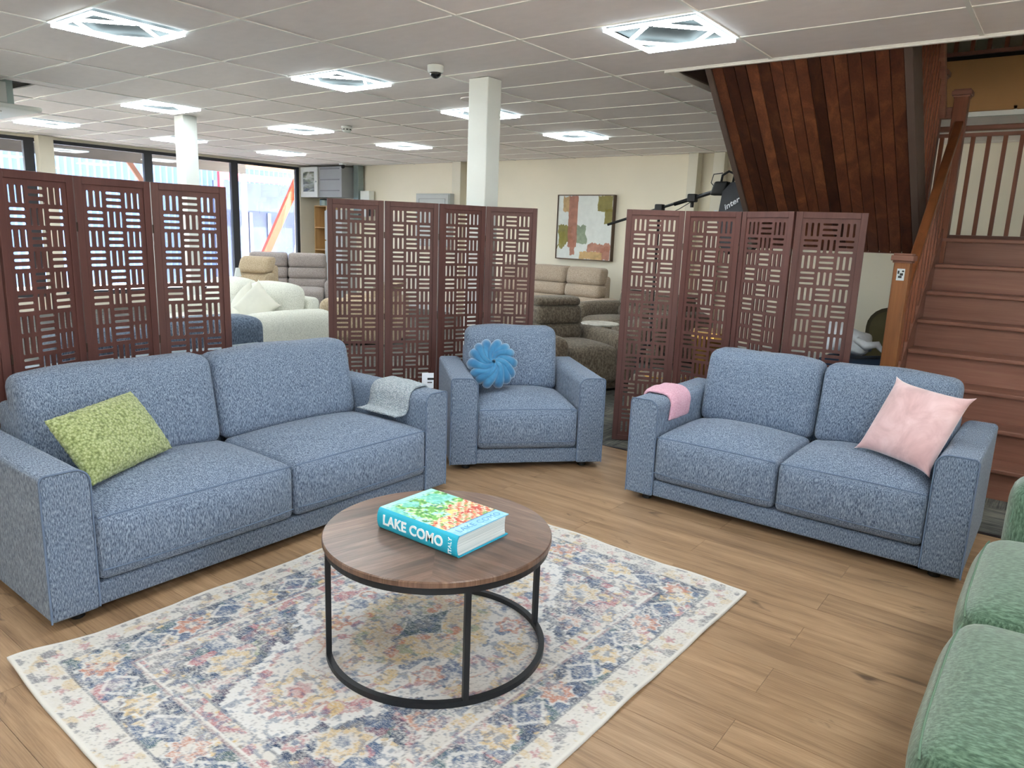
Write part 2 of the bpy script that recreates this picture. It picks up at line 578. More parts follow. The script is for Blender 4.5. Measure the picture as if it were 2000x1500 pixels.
# carpet: single tiles where the photo shows them, one field beyond
CT = 0.5
cm = MB().box((0.001, 0.001, -0.011), (CT - 0.001, CT - 0.001, 0.0)).mesh('carpet_tile', M_carpet)
cy0 = PLANK_TOP + 0.035
for i in range(10):
    for j in range(6):
        link('carpet_tile', cm, floor, loc=(-4.0 + i * CT + (CT if (i + j) % 2 else 0), cy0 + j * CT, 0)).rotation_euler = (0, 0, PI / 2 if (i + j) % 2 else 0)
cf = MB()
cf.box((XW, YF, -0.011), (WOOD_X, cy0, 0.0))
cf.box((XW, cy0, -0.011), (-4.0, YB, 0.0))
cf.box((1.0, cy0, -0.011), (XR, YB, 0.0))
cf.box((-4.0, cy0 + 6 * CT, -0.011), (1.0, YB, 0.0))
cf.build('carpet_field', M_carpet, floor, kind='stuff')

# walls
structure(MB().box((XW - 0.2, YB, -0.12), (XR + 0.2, YB + 0.2, 5.3)).build('wall_back', M_wall))
wr = MB()
RW0, RW1 = 0.5, 1.6
wr.box((XR, YF, -0.12), (XR + 0.2, YB, 0.15)); wr.box((XR, YF, 2.66), (XR + 0.2, YB, 5.3))
wr.box((XR, YF, 0.15), (XR + 0.2, RW0, 2.66)); wr.box((XR, RW1, 0.15), (XR + 0.2, YB, 2.66))
structure(wr.build('wall_right', M_wall))
fr = MB()
for yy in (RW0, (RW0 + RW1) / 2 - 0.03, RW1 - 0.06): fr.box((XR + 0.02, yy, 0.15), (XR + 0.09, yy + 0.06, 2.66))
for zz in (0.15, 2.60): fr.box((XR + 0.021, RW0 + 0.06, zz), (XR + 0.089, RW1 - 0.06, zz + 0.06))
wn = structure(fr.build('window_9', M_alu))  # unseen window, added to let more daylight in from the right
MB().box((XR + 0.052, RW0 + 0.06, 0.21), (XR + 0.058, (RW0 + RW1) / 2 - 0.03, 2.60)).build('pane', M_glass, wn)
MB().box((XR + 0.052, (RW0 + RW1) / 2 + 0.03, 0.21), (XR + 0.058, RW1 - 0.06, 2.60)).build('pane', M_glass, wn)
fw_ = MB()
fw_.box((XW - 0.2, YF - 0.2, -0.12), (XR + 0.2, YF, 0.15)); fw_.box((XW - 0.2, YF - 0.2, 2.66), (XR + 0.2, YF, 2.9))
FSP = [(-12.6, -10.4), (0.9, 2.7)]
for a_, b_ in zip([XW - 0.2] + [q[1] for q in FSP], [q[0] for q in FSP] + [XR + 0.2]):
    fw_.box((a_, YF - 0.2, 0.15), (b_, YF, 2.66))
structure(fw_.build('wall_front', M_wall))
for k, (a_, b_) in enumerate(FSP):  # unseen windows added behind the camera to brighten ceiling and room
    fr = MB(); t = 0.06
    fr.box((a_, YF - 0.09, 0.15), (a_ + t, YF - 0.02, 2.66)); fr.box((b_ - t, YF - 0.09, 0.15), (b_, YF - 0.02, 2.66))
    fr.box((a_ + t, YF - 0.09, 0.15), (b_ - t, YF - 0.02, 0.15 + t)); fr.box((a_ + t, YF - 0.09, 2.66 - t), (b_ - t, YF - 0.02, 2.66))
    wn = structure(fr.build('window_%d' % (k + 6), M_alu))
    MB().box((a_ + t, YF - 0.058, 0.15 + t), (b_ - t, YF - 0.052, 2.66 - t)).build('pane', M_glass, wn)
# window wall: sill wall, head, solid ends
WB, WT = 0.22, 2.655
ww = MB()
ww.box((XW - 0.2, YF, -0.12), (XW, YB, WB))
ww.box((XW - 0.2, YF, WT), (XW, YB, 2.9))
ww.box((XW - 0.2, 9.62, WB), (XW, YB, WT))
ww.box((XW - 0.2, YF, WB), (XW, -2.6, WT))
structure(ww.build('wall_left', M_offwhite))
# windows: dark aluminium frame with a pane each
spans = [(-2.6, 0.9), (0.9, 4.68), (4.68, 6.51), (6.51, 8.155), (8.155, 9.62)]
for k, (a, b) in enumerate(spans):
    fr = MB()
    t = 0.07
    fr.box((XW - 0.09, a, WB), (XW - 0.02, a + t, WT)); fr.box((XW - 0.09, b - t, WB), (XW - 0.02, b, WT))
    fr.box((XW - 0.09, a + t, WB), (XW - 0.02, b - t, WB + t)); fr.box((XW - 0.09, a + t, WT - 0.055), (XW - 0.02, b - t, WT))
    wn = structure(fr.build('window_%d' % (k + 1), M_alu))
    MB().box((XW - 0.058, a + t, WB + t), (XW - 0.052, b - t, WT - 0.055)).build('pane', M_glass, wn)
# pier between the first windows and pilasters along the back wall
structure(MB().box((XW, 4.755, 0), (XW + 0.16, 4.965, CEIL)).build('trim_1', M_offwhite, bevel=0.004))
for k, (a, b, d) in enumerate([(-9.06, -8.86, 0.16), (-8.70, -8.55, 0.12), (-4.58, -4.44, 0.16), (-4.22, -4.06, 0.14), (-11.8, -11.72, 0.03)]):
    structure(MB().box((a, YB - d, 0), (b, YB, CEIL)).build('trim_%d' % (k + 2), M_offwhite, bevel=0.004))
structure(MB().box((XW, YB - 0.015, 0), (XR, YB, 0.09)).build('baseboard_back', M_white))

# ceiling: slab above, grid of runners, tiles
GX, GY, TX, TY = -5.396, 2.1117, 1.19, 0.6
ce = MB()
ce.box((XW, YF, 2.76), (OPX, YB, 2.9))
ce.box((OPX, YF, 2.76), (XR, OPY0, 2.9))
ce.box((OPX, OPY1 + 0.031, 2.76), (XR, YB, 2.9))
ceiling = structure(ce.build('ceiling', plain('slab', S(150, 148, 144), 0.9)))
LIGHTS = [(0, 0), (0, 3), (2.5, 3), (-2.5, 3), (-5, 3), (-5, 6), (-2.5, 6), (0, 6), (-5, 9), (-2.5, 9), (0, 9)]
OFFL = [(2.5, 0), (-5, 0), (2.5, -3), (0, -3), (-2.5, -3), (-5, -3), (5, 0), (5, 3), (5, -3), (0, -6), (2.5, -6)]  # unseen lamps carrying the grid on, added to light the room
tm = MB().box((0, 0, 0.0), (1, 1, 0.012)).mesh('ceiling_tile', M_tile)
TB = 0.024
AC_RECT = (-8.93, -8.02, 1.95, 2.98)
def holes():
    hs = []
    for j, i in LIGHTS + OFFL:
        hs.append((GX + j * TX, GX + j * TX + 0.595, GY + i * TY, GY + (i + 1) * TY))
    return hs
HOLES = holes()
def add_tile(x0, x1, y0, y1):
    x0 = max(x0, XW); x1 = min(x1, XR); y1 = min(y1, YB)
    if x1 - x0 < 0.04 or y1 - y0 < 0.04: return
    # stair opening
    if x1 > OPX + 0.01 and y0 < OPY1 - 0.01 and y1 > OPY0 + 0.01:
        if x0 < OPX - 0.04: add_tile(x0, OPX, y0, y1)
        if y1 > OPY1 + 0.04: add_tile(max(x0, OPX), x1, OPY1, y1)
        return
    for (a, b, c, d) in HOLES + [AC_RECT]:
        if x0 < b - 0.01 and x1 > a + 0.01 and y0 < d - 0.01 and y1 > c + 0.01:
            if x0 < a - 0.03: add_tile(x0, a, y0, y1)
            if x1 > b + 0.03: add_tile(b, x1, y0, y1)
            if y0 < c - 0.03: add_tile(max(x0, a), min(x1, b), y0, c)
            if y1 > d + 0.03: add_tile(max(x0, a), min(x1, b), d, y1)
            return
    o = link('ceiling_tile', tm, ceiling, loc=(x0 + TB / 2, y0 + TB / 2, CEIL + 0.006))
    o.scale = (x1 - x0 - TB, y1 - y0 - TB, 1)
for k in range(-7, 7):
    for i in range(-1, 14):
        add_tile(GX + k * TX, GX + (k + 1) * TX, GY + i * TY, GY + (i + 1) * TY)
# out-of-view part of the ceiling, with gaps for the added lights
yb = GY - TY
tf = MB()
for k in range(-7, 7):
    x0 = max(GX + k * TX, XW); x1 = min(GX + (k + 1) * TX, XR)
    for i in range(-10, -1):
        y0 = max(GY + i * TY, YF); y1 = GY + (i + 1) * TY
        if y1 <= y0: continue
        segs = [(x0, x1)]
        for (a, b, c, d) in HOLES:
            if c < y1 - 0.01 and d > y0 + 0.01:
                ns = []
                for (p, q) in segs:
                    if a < q - 0.01 and b > p + 0.01:
                        if p < a - 0.02: ns.append((p, a))
                        if q > b + 0.02: ns.append((b, q))
                    else: ns.append((p, q))
                segs = ns
        for (p, q) in segs:
            tf.box((p + TB / 2, y0 + TB / 2, CEIL + 0.006), (q - TB / 2, y1 - TB / 2, CEIL + 0.018))
tf.build('ceiling_tile_field', M_tile, ceiling, kind='stuff')
# the grid bars
def inset(x): return x > OPX - 0.001
for k in range(-6, 7):
    x = GX + k * TX
    b = MB()
    if x > OPX:
        b.box((x - TB / 2, YF, CEIL), (x + TB / 2, OPY0, CEIL + 0.03)); b.box((x - TB / 2, OPY1, CEIL), (x + TB / 2, YB, CEIL + 0.03))
    else:
        b.box((x - TB / 2, YF, CEIL), (x + TB / 2, YB, CEIL + 0.03))
    b.build('runner', M_tbar, ceiling)
for i in range(-9, 14):
    y = GY + i * TY
    b = MB()
    cuts = [(XW, OPX if OPY0 + 0.05 < y < OPY1 else XR)]
    for (x0, x1) in cuts:
        xs = [x0] + [GX + k * TX for k in range(-6, 7) if x0 < GX + k * TX < x1] + [x1]
        for p, q in zip(xs[:-1], xs[1:]):
            b.box((p + TB / 2, y - TB / 2, CEIL + 0.0008), (q - TB / 2, y + TB / 2, CEIL + 0.03))
    b.build('cross_tee', M_tbar, ceiling)
# lips of the stair opening
structure(MB().box((OPX, OPY0 - 0.012, CEIL - 0.012), (XR, OPY0 + 0.012, CEIL + 0.03)).build('trim_8', M_tbar))
structure(MB().box((OPX - 0.012, OPY0 + 0.013, CEIL - 0.012), (OPX + 0.012, OPY1, CEIL + 0.03)).build('trim_9', M_tbar))
structure(MB().box((OPX + 0.002, OPY0 + 0.013, CEIL + 0.031), (OPX + 0.03, OPY1, 3.14)).build('trim_10', M_soffit_dark))
structure(MB().box((OPX + 0.031, OPY0 - 0.02, CEIL + 0.031), (XR, OPY0 + 0.012, 3.14)).build('trim_11', M_soffit_dark))
# far side of the stairwell: tan fascia of the upper floor and the room above
structure(MB().box((OPX + 0.031, OPY1, CEIL + 0.001), (XR, OPY1 + 0.03, 3.12)).build('trim_12', M_tan))
structure(MB().box((OPX - 0.02, OPY1 + 0.0305, CEIL - 0.04), (XR, OPY1 + 0.075, CEIL)).build('trim_13', M_white))
up = MB()
up.box((XW, YF, 3.12), (OPX, YB, 3.16)); up.box((OPX, YF, 3.141), (XR, OPY0, 3.16)); up.box((OPX, OPY1 + 0.031, 3.10), (XR, YB, 3.16))
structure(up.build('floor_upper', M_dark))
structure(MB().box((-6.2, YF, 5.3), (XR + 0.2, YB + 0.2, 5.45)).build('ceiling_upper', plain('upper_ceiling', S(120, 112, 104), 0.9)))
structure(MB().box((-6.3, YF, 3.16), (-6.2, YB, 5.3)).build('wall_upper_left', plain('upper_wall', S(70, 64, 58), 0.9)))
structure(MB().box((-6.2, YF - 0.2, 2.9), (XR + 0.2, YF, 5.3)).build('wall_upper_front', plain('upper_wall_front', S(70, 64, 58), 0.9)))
structure(MB().box((XW, YF, 3.16), (-6.3, YB, 3.3)).build('roof', M_grey))
# two square white posts
for (x, yv, lab) in [(-3.985, 4.745, 'white square post rising behind the middle folding screen'), (-8.545, 4.74, 'white square post near the windows, behind the left folding screen')]:
    o = MB().box((-0.1, -0.085, 0), (0.1, 0.085, CEIL + 0.002)).build('post', M_white, bevel=0.006)
    o.location = (x, yv, 0)
    tag(o, lab, 'post')

# ------------------------------------------------------------------ ceiling lights
LS = 0.58
def tube_mesh(a, b, wd=0.022):
    return MB().bar((a[0], a[1], 0), (b[0], b[1], 0), wd, 0.016)
M_ledside = emis('led_tube_side', (0.80, 0.95, 1.0, 1), 3.0)
def led_build(mb, L):
    o = fixn(mb.build('led_tube', M_led, L))
    o.data.materials.append(M_ledside)
    for p_ in o.data.polygons:
        p_.material_index = 0 if p_.center.z < -0.006 else 1
    return o
def make_light(label, group=None):
    L = thing('ceiling_light', label, 'ceiling light', group=group)
    h = LS / 2 - 0.014
    cs = [(-h, -h), (h, -h), (h, h), (-h, h)]
    md = [(0, -h), (h, 0), (0, h), (-h, 0)]
    MB().box((-LS / 2, -LS / 2, 0.030), (LS / 2, LS / 2, 0.042)).build('backing_panel', M_backing, L)
    for k in range(4):
        a, b = cs[k], cs[(k + 1) % 4]
        d = (Vector(b) - Vector(a)).normalized() * 0.013
        led_build(tube_mesh((a[0] - d[0], a[1] - d[1]), (b[0] - d[0], b[1] - d[1])), L)
    for k in range(4):
        a, b = Vector(md[k]), Vector(md[(k + 1) % 4])
        d = (b - a).normalized() * 0.03
        led_build(tube_mesh(a + d, b - d, 0.017), L)
    return L
LL = {
    (0, 0): 'large bright LED frame ceiling light at the top left of the picture',
    (0, 3): 'LED frame ceiling light just left of the dome security camera',
    (2.5, 3): 'large bright LED frame ceiling light beside the timber stair lining',
    (-2.5, 3): 'LED frame ceiling light right above the post near the windows',
    (-5, 3): 'LED frame ceiling light at far left, above the first windows',
    (-5, 6): 'LED frame ceiling light seen behind the post near the windows',
    (-2.5, 6): 'LED frame ceiling light just left of the smoke detector',
    (0, 6): 'LED frame ceiling light half hidden behind the big white post',
    (-5, 9): 'farthest LED frame ceiling light, above the window corner',
    (-2.5, 9): 'LED frame ceiling light nearest the far wall, left of the big white post',
    (0, 9): 'LED frame ceiling light near the far wall, right of the big white post'}
proto = None
for (j, i) in LIGHTS + OFFL:
    lab = LL.get((j, i), 'square LED frame ceiling light behind the viewer')
    grp = 'LED frame ceiling lights' if (j, i) in LL else 'LED frame ceiling lights behind the viewer'
    if proto is None:
        proto = make_light(lab); o = proto
    else:
        o = copy_tree(proto)
    tag(o, lab, 'ceiling light', grp)
    o.location = (GX + j * TX + 0.2975, GY + i * TY + 0.3, CEIL - 0.014)

# ------------------------------------------------------------------ staircase
SY0, SR, SG, SXL, SXR = 5.195, 0.19857, 0.2139, -0.885, 0.42
ST = thing('staircase', 'red hardwood staircase with newel posts, balusters and a boarded upper flight', 'staircase', (SXL, SY0, 0))
def sp(x, y, z): return (x - SXL, y - SY0, z)
rm = MB().box((0, 0, 0), (SXR - SXL, 0.02, SR - 0.03)).mesh('riser', M_jarrah)
trm = MB().box((-0.0, -0.03, 0), (SXR - SXL, SG + 0.019, 0.03)).mesh('tread', M_jarrah)
for k in range(8):
    r_ = link('riser', rm, ST, loc=(0, 0.03 + k * SG, k * SR))
    if k < 7:
        link('tread', trm, ST, bevel=0.008, loc=(0, 0.03 + k * SG, (k + 1) * SR - 0.03))
LY = SY0 + 7 * SG           # landing front edge
LZ = 8 * SR
MB().box(sp(-2.3, LY, LZ - 0.03), sp(SXR, 7.66, LZ)).build('landing', M_jarrah, ST, bevel=0.006)
MB().box(sp(-2.3, LY + 0.06, LZ - 0.12), sp(SXR, LY + 0.10, LZ - 0.031)).build('landing_beam', M_jarrah, ST)
# lower flight string (sloping board on the open side)
def sloped(x0, x1, ya, za, yb_, zb, dn, upv):
    return MB().add([sp(x0, ya, za - dn), sp(x1, ya, za - dn), sp(x1, yb_, zb - dn), sp(x0, yb_, zb - dn),
                     sp(x0, ya, za + upv), sp(x1, ya, za + upv), sp(x1, yb_, zb + upv), sp(x0, yb_, zb + upv)],
                    [(0, 3, 2, 1), (4, 5, 6, 7), (0, 1, 5, 4), (1, 2, 6, 5), (2, 3, 7, 6), (3, 0, 4, 7)])
sl = SR / SG
sloped(SXL - 0.045, SXL - 0.001, SY0 + 0.02, SR, LY - 0.01, LZ, 0.24, 0.07).build('string_board', M_jarrah, ST, bevel=0.004)
sloped(SXR + 0.001, SXR + 0.045, SY0 + 0.02, SR, LY - 0.01, LZ, 0.24, 0.12).build('string_board', M_jarrah, ST, bevel=0.004)
# newels
def newel(x, y, z0, z1, wd, mat):
    n = MB().box(sp(x - wd / 2, y - wd / 2, z0), sp(x + wd / 2, y + wd / 2, z1 - 0.045)).build('newel_post', mat, ST, bevel=0.006)
    c = MB()
    c.box(sp(x - wd / 2 - 0.008, y - wd / 2 - 0.008, z1 - 0.058), sp(x + wd / 2 + 0.008, y + wd / 2 + 0.008, z1 - 0.045))
    c.box(sp(x - wd / 2 - 0.018, y - wd / 2 - 0.018, z1 - 0.0449), sp(x + wd / 2 + 0.018, y + wd / 2 + 0.018, z1 - 0.012))
    c.box(sp(x - wd / 2 - 0.008, y - wd / 2 - 0.008, z1 - 0.0119), sp(x + wd / 2 + 0.008, y + wd / 2 + 0.008, z1))
    c.build('newel_cap', M_jarrah, n, bevel=0.004)
    return n
NX = -0.872
n1 = newel(NX, 5.14, 0, 1.465, 0.092, M_newel)
n2 = newel(-0.905, LY + 0.05, 1.30, 2.695, 0.098, M_jarrah_z)
n3 = newel(-1.075, LY + 0.05, 1.45, 2.85, 0.09, M_jarrah_z)
# sticker on the first newel
st = MB().box(sp(NX - 0.022, 5.14 - 0.0475, 1.300), sp(NX + 0.022, 5.14 - 0.0462, 1.372)).build('sticker', plain('sticker_paper', S(214, 222, 226), 0.6), n1)
sk = MB()
for (a, b, c, d) in [(-0.012, 0.008, 0.315, 0.328), (-0.004, 0.014, 0.33, 0.345), (-0.018, -0.008, 0.34, 0.36), (0.006, 0.018, 0.352, 0.362)]:
    sk.box(sp(NX + a, 5.14 - 0.0484, 1.0 + c), sp(NX + b, 5.14 - 0.0476, 1.0 + d))
sk.build('sticker_print', M_blackp, n1)
# handrails
def rail(a, b, wd=0.062, hg=0.06, mat=M_rail):
    return MB().bar(sp(*a), sp(*b), wd, hg).build('handrail', mat, ST, bevel=0.012, seg=3)
ra, rb_ = (NX - 0.005, 5.185, 1.08), (-0.895, LY + 0.0, 2.44)
rail(ra, rb_)
# lower flight balusters
nb = 11
for k in range(nb):
    f = (k + 0.7) / (nb + 0.2)
    yy = SY0 + 0.02 + f * (LY - SY0 - 0.03)
    zt = ra[2] + (yy - ra[1]) / (rb_[1] - ra[1]) * (rb_[2] - ra[2]) - 0.03
    zb = SR + (yy - SY0) * sl + 0.055
    MB().box(sp(SXL - 0.038, yy - 0.015, zb), sp(SXL - 0.008, yy + 0.015, zt)).build('baluster', M_jarrah_z, ST)
# guard along the far side of the landing
GYY = 7.62
rail((-1.9, GYY, LZ + 0.94), (SXR, GYY, LZ + 0.94), 0.06, 0.045, M_jarrah)
MB().bar(sp(-1.9, GYY, LZ + 0.885), sp(SXR, GYY, LZ + 0.885), 0.035, 0.03).build('guard_rail', M_jarrah, ST)
MB().bar(sp(-1.9, GYY, LZ + 0.02), sp(SXR, GYY, LZ + 0.02), 0.05, 0.038).build('guard_rail', M_jarrah, ST)
for k in range(18):
    x = -1.72 + k * 0.118
    MB().box(sp(x - 0.016, GYY - 0.016, LZ + 0.04), sp(x + 0.016, GYY + 0.016, LZ + 0.872)).build('baluster', M_jarrah_z, ST)
MB().bar(sp(-1.03, LY + 0.05, 2.53), sp(-0.954, LY + 0.05, 2.53), 0.045, 0.085).build('link_rail', M_jarrah, ST, bevel=0.006)
# upper flight: rises from the landing back towards the viewer
UX0, UX1 = -2.27, -1.045
UYb, UZb = 6.50, 1.455
UYt, UZt = 4.85, 1.455 + (6.50 - 4.85) * 0.928
nbd = 15
bw = (UX1 - UX0) / nbd
for k in range(nbd):
    x0 = UX0 + k * bw
    ps = MB().add([sp(x0 + 0.0015, UYt, UZt), sp(x0 + bw - 0.0015, UYt, UZt), sp(x0 + bw - 0.0015, UYb, UZb), sp(x0 + 0.0015, UYb, UZb),
                   sp(x0 + 0.0015, UYt, UZt + 0.025), sp(x0 + bw - 0.0015, UYt, UZt + 0.025), sp(x0 + bw - 0.0015, UYb, UZb + 0.025), sp(x0 + 0.0015, UYb, UZb + 0.025)],
                  [(0, 1, 2, 3), (7, 6, 5, 4), (0, 4, 5, 1), (1, 5, 6, 2), (2, 6, 7, 3), (3, 7, 4, 0)])
    o = ps.build('lining_board', M_soffit, ST, bevel=0.004)
MB().box(sp(UX0, UYb - 0.002, UZb - 0.004), sp(UX1, UYb + 0.24, UZb + 0.004)).build('landing_lining', M_soffit, ST)
for (x0, x1) in [(UX1 + 0.001, UX1 + 0.05), (UX0 - 0.045, UX0 - 0.001)]:
    sloped(x0, x1, UYt, UZt, UYb, UZb, 0.012, 0.30).build('string_board', M_soffit_dark, ST, bevel=0.004)
for k in range(7):
    yy = UYb - 0.02 - k * SG; zz = LZ + (k + 1) * SR
    MB().box(sp(UX0 + 0.002, yy - SG - 0.02, zz - 0.03), sp(UX1 - 0.002, yy + 0.02, zz)).build('tread', M_jarrah, ST)
    MB().box(sp(UX0 + 0.002, yy - 0.02, zz - SR), sp(UX1 - 0.002, yy, zz - 0.031)).build('riser', M_jarrah, ST)
for k in range(14):
    yy = 6.42 - k * 0.105
    zb = UZb + (UYb - yy) * 0.928 + 0.30
    MB().box(sp(UX1 + 0.010, yy - 0.016, zb - 0.03), sp(UX1 + 0.042, yy + 0.016, zb + 0.78)).build('baluster', M_jarrah_z, ST)
rail((UX1 + 0.026, 6.70, 2.50), (UX1 + 0.026, 5.0, 2.50 + 1.70 * 0.928), 0.062, 0.06, M_jarrah)
# balustrade of the upper floor, over the fascia
MB().bar(sp(-2.5, OPY1 + 0.03, 3.175), sp(XR - 0.1, OPY1 + 0.03, 3.175), 0.06, 0.03).build('guard_rail', M_jarrah, ST)
for k in range(26):
    x = -2.4 + k * 0.125
    MB().box(sp(x - 0.016, OPY1 + 0.014, 3.19), sp(x + 0.016, OPY1 + 0.046, 4.05)).build('baluster', M_jarrah_z, ST)
rail((-2.5, OPY1 + 0.03, 4.08), (XR - 0.1, OPY1 + 0.03, 4.08), 0.06, 0.05, M_jarrah)

# ------------------------------------------------------------------ upholstered suite
def arm_profile(w, z0, z1, side, r_in=0.055, r_out=0.022):
    """cross-section of an arm, x from 0 (inner face) to w (outer face), mirrored when side<0"""
    p = [(0, z0)]
    p.append((w, z0))
    for k in range(5):
        t = k / 4 * PI / 2
        p.append((w - r_out + r_out * math.cos(t), z1 - r_out + r_out * math.sin(t)))
    for k in range(8):
        t = PI / 2 + k / 7 * PI / 2
        p.append((r_in + r_in * math.cos(t), z1 - r_in + r_in * math.sin(t)))
    return p
def make_sofa(label, cat, name, W, D, nseat, loc, rz, mat=None, pipe=None, AW=0.168, AH=0.60, CT_=0.86, seed=1):
    mat = mat or M_blue; pipe = pipe or M_pipe
    T = thing(name, label, cat, loc, rz)
    iw = W - 2 * AW                                   # clear width between the arms
    # base rail
    MB().rbox((-iw / 2 - 0.001, 0.012, 0.04), (iw / 2 + 0.001, D - 0.03, 0.135), 0.012, (4, 4, 3)).build('base', mat, T, smooth=True)
    # arms
    for sgn in (-1, 1):
        pr_ = arm_profile(AW, 0.038, AH, sgn)
        pts = [(sgn * (iw / 2 + x), z) for x, z in pr_]
        if sgn > 0: pts = pts[::-1]
        a = MB().prism(pts[::-1] if sgn > 0 else pts[::-1], 0, D - 0.0).build('arm', mat, T, bevel=0.012, seg=3)
        fixn(a)
        edge = [(sgn * (iw / 2 + x), 0.003, z) for x, z in pr_[1:]] + [(sgn * iw / 2, 0.003, 0.30), (sgn * iw / 2, 0.003, 0.045)]
        MB().tube(edge, 0.0038, 6).build('piping', pipe, a, smooth=True)
        # slanting double seam down the outer front edge
        MB().tube([(sgn * (iw / 2 + AW * 0.985), 0.013, z) for z in np.linspace(0.05, AH - 0.03, 6)], 0.003, 5).build('seam', pipe, a, smooth=True)
    # back frame
    MB().rbox((-iw / 2 + 0.001, D - 0.21, 0.136), (iw / 2 - 0.001, D, 0.70), 0.03, (4, 3, 4)).build('back_frame', mat, T, smooth=True)
    # seat cushions
    g = 0.004
    sw = iw / nseat
    for k in range(nseat):
        x0 = -iw / 2 + k * sw + g; x1 = x0 + sw - 2 * g
        def dfm(x, y, z, u, v, w_):
            cz = (1 - abs(u) ** 3.0) * (1 - abs(v) ** 2.6)
            if z > 0: z += 0.066 * cz * min(1, w_ * 1.5)
            if y < 0: y -= 0.026 * (1 - u ** 4) * (1 - abs(w_) ** 3) * min(1, -v * 1.5)
            return (x, y, z)
        lo = (x0, -0.006, 0.140); hi = (x1, 0.62, 0.405)
        c = MB().rbox(lo, hi, 0.035, (14, 14, 6), dfm).build('seat_cushion', mat, T, smooth=True)
        hs = [(b - a_) / 2 for a_, b in zip(lo, hi)]; cc = [(b + a_) / 2 for a_, b in zip(lo, hi)]
        for (zz, rr) in ((1, 0.004), (-0.62, 0.0032)):
            path = []
            for q in np.linspace(-0.985, 0.985, 25):
                px_ = q * (hs[0] - 0.004)
                if zz == 1:
                    p = (px_, -hs[1] + 0.012, hs[2] - 0.011)
                else:
                    p = (px_, -hs[1], zz * hs[2])
                o = dfm(p[0], p[1], p[2], p[0] / hs[0], p[1] / hs[1], p[2] / hs[2])
                path.append((o[0] + cc[0], o[1] + cc[1] - 0.001, o[2] + cc[2]))
            MB().tube(path, rr, 6).build('seam', pipe, c, smooth=True)
    # back cushions, leaning
    for k in range(nseat):
        x0 = -iw / 2 + k * sw + g * 0.5; x1 = x0 + sw - g
        rs_ = random.Random(seed * 10 + k)
        ph = rs_.random() * 6
        def dfb(x, y, z, u, v, w_):
            b = (1 - u ** 4) * (1 - abs(w_) ** 3)
            if y < 0: y -= 0.035 * b
            # top edge: soft crown and slightly dropped corners
            if w_ > 0:
                z += 0.010 * (1 - u ** 2) * w_ - 0.008 * (abs(u) ** 6) * w_
            z += 0.004 * math.sin(5 * u + ph) * max(0, w_)
            # lean
            y += 0.20 * (z + 0.235)
            return (x, y, z)
        z0 = 0.395; z1 = CT_ - 0.022
        lo = (x0, 0.565, z0); hi = (x1, 0.745, z1)
        c = MB().rbox(lo, hi, 0.055, (12, 5, 10), dfb).build('back_cushion', mat, T, smooth=True)
        hs = [(b - a_) / 2 for a_, b in zip(lo, hi)]; cc = [(b + a_) / 2 for a_, b in zip(lo, hi)]
        # welt round the front face
        path = []
        r = 0.065; n = 40
        ring = []
        ex, ez = hs[0] - 0.012, hs[2] - 0.012
        rad = 0.055
        for (sx_, sz_, a0) in ((1, 1, 0), (-1, 1, 90), (-1, -1, 180), (1, -1, 270)):
            for q in range(5):
                a_ = math.radians(a0 + q * 22.5)
                ring.append((sx_ * (ex - rad) + rad * math.cos(a_), sz_ * (ez - rad) + rad * math.sin(a_)))
        dense = []
        for i in range(len(ring)):
            p, q = ring[i], ring[(i + 1) % len(ring)]
            L = math.hypot(p[0] - q[0], p[1] - q[1]); m = max(1, int(L / 0.05))
            for s_ in range(m): dense.append((p[0] + (q[0] - p[0]) * s_ / m, p[1] + (q[1] - p[1]) * s_ / m))
        for (xx, zz) in dense:
            o = dfb(xx, -hs[1] + 0.028, zz, xx / hs[0], -0.7, zz / hs[2])
            path.append((o[0] + cc[0], o[1] + cc[1], o[2] + cc[2]))
        MB().tube(path, 0.0028, 5, closed=True).build('seam', pipe, c, smooth=True)
    # feet
    for sx_ in (-1, 1):
        for yy in (0.07, D - 0.09):
            MB().lathe([(0.022, 0), (0.026, 0.004), (0.026, 0.045)], 16, (sx_ * (W / 2 - 0.11), yy, 0)).build('foot', M_blackp, T, smooth=False)
    return T
DEP = 0.90
sofaL = make_sofa('long slate blue sofa with a green cushion and a grey throw on its arm', 'sofa', 'sofa', 2.10, DEP, 2, (-2.76, 1.975, 0), PI / 2, seed=1)
sofaR = make_sofa('slate blue two-seater sofa with a pink cushion, in front of the stairs', 'sofa', 'loveseat', 1.715, DEP, 2, (-1.068, 3.68, 0), 0, seed=2)
CHR = math.atan2(0.748, 0.664)
chair = make_sofa('slate blue armchair holding a round blue knotted cushion', 'armchair', 'armchair', 1.0, 0.86, 1, (-2.640, 3.668, 0), CHR, seed=3)

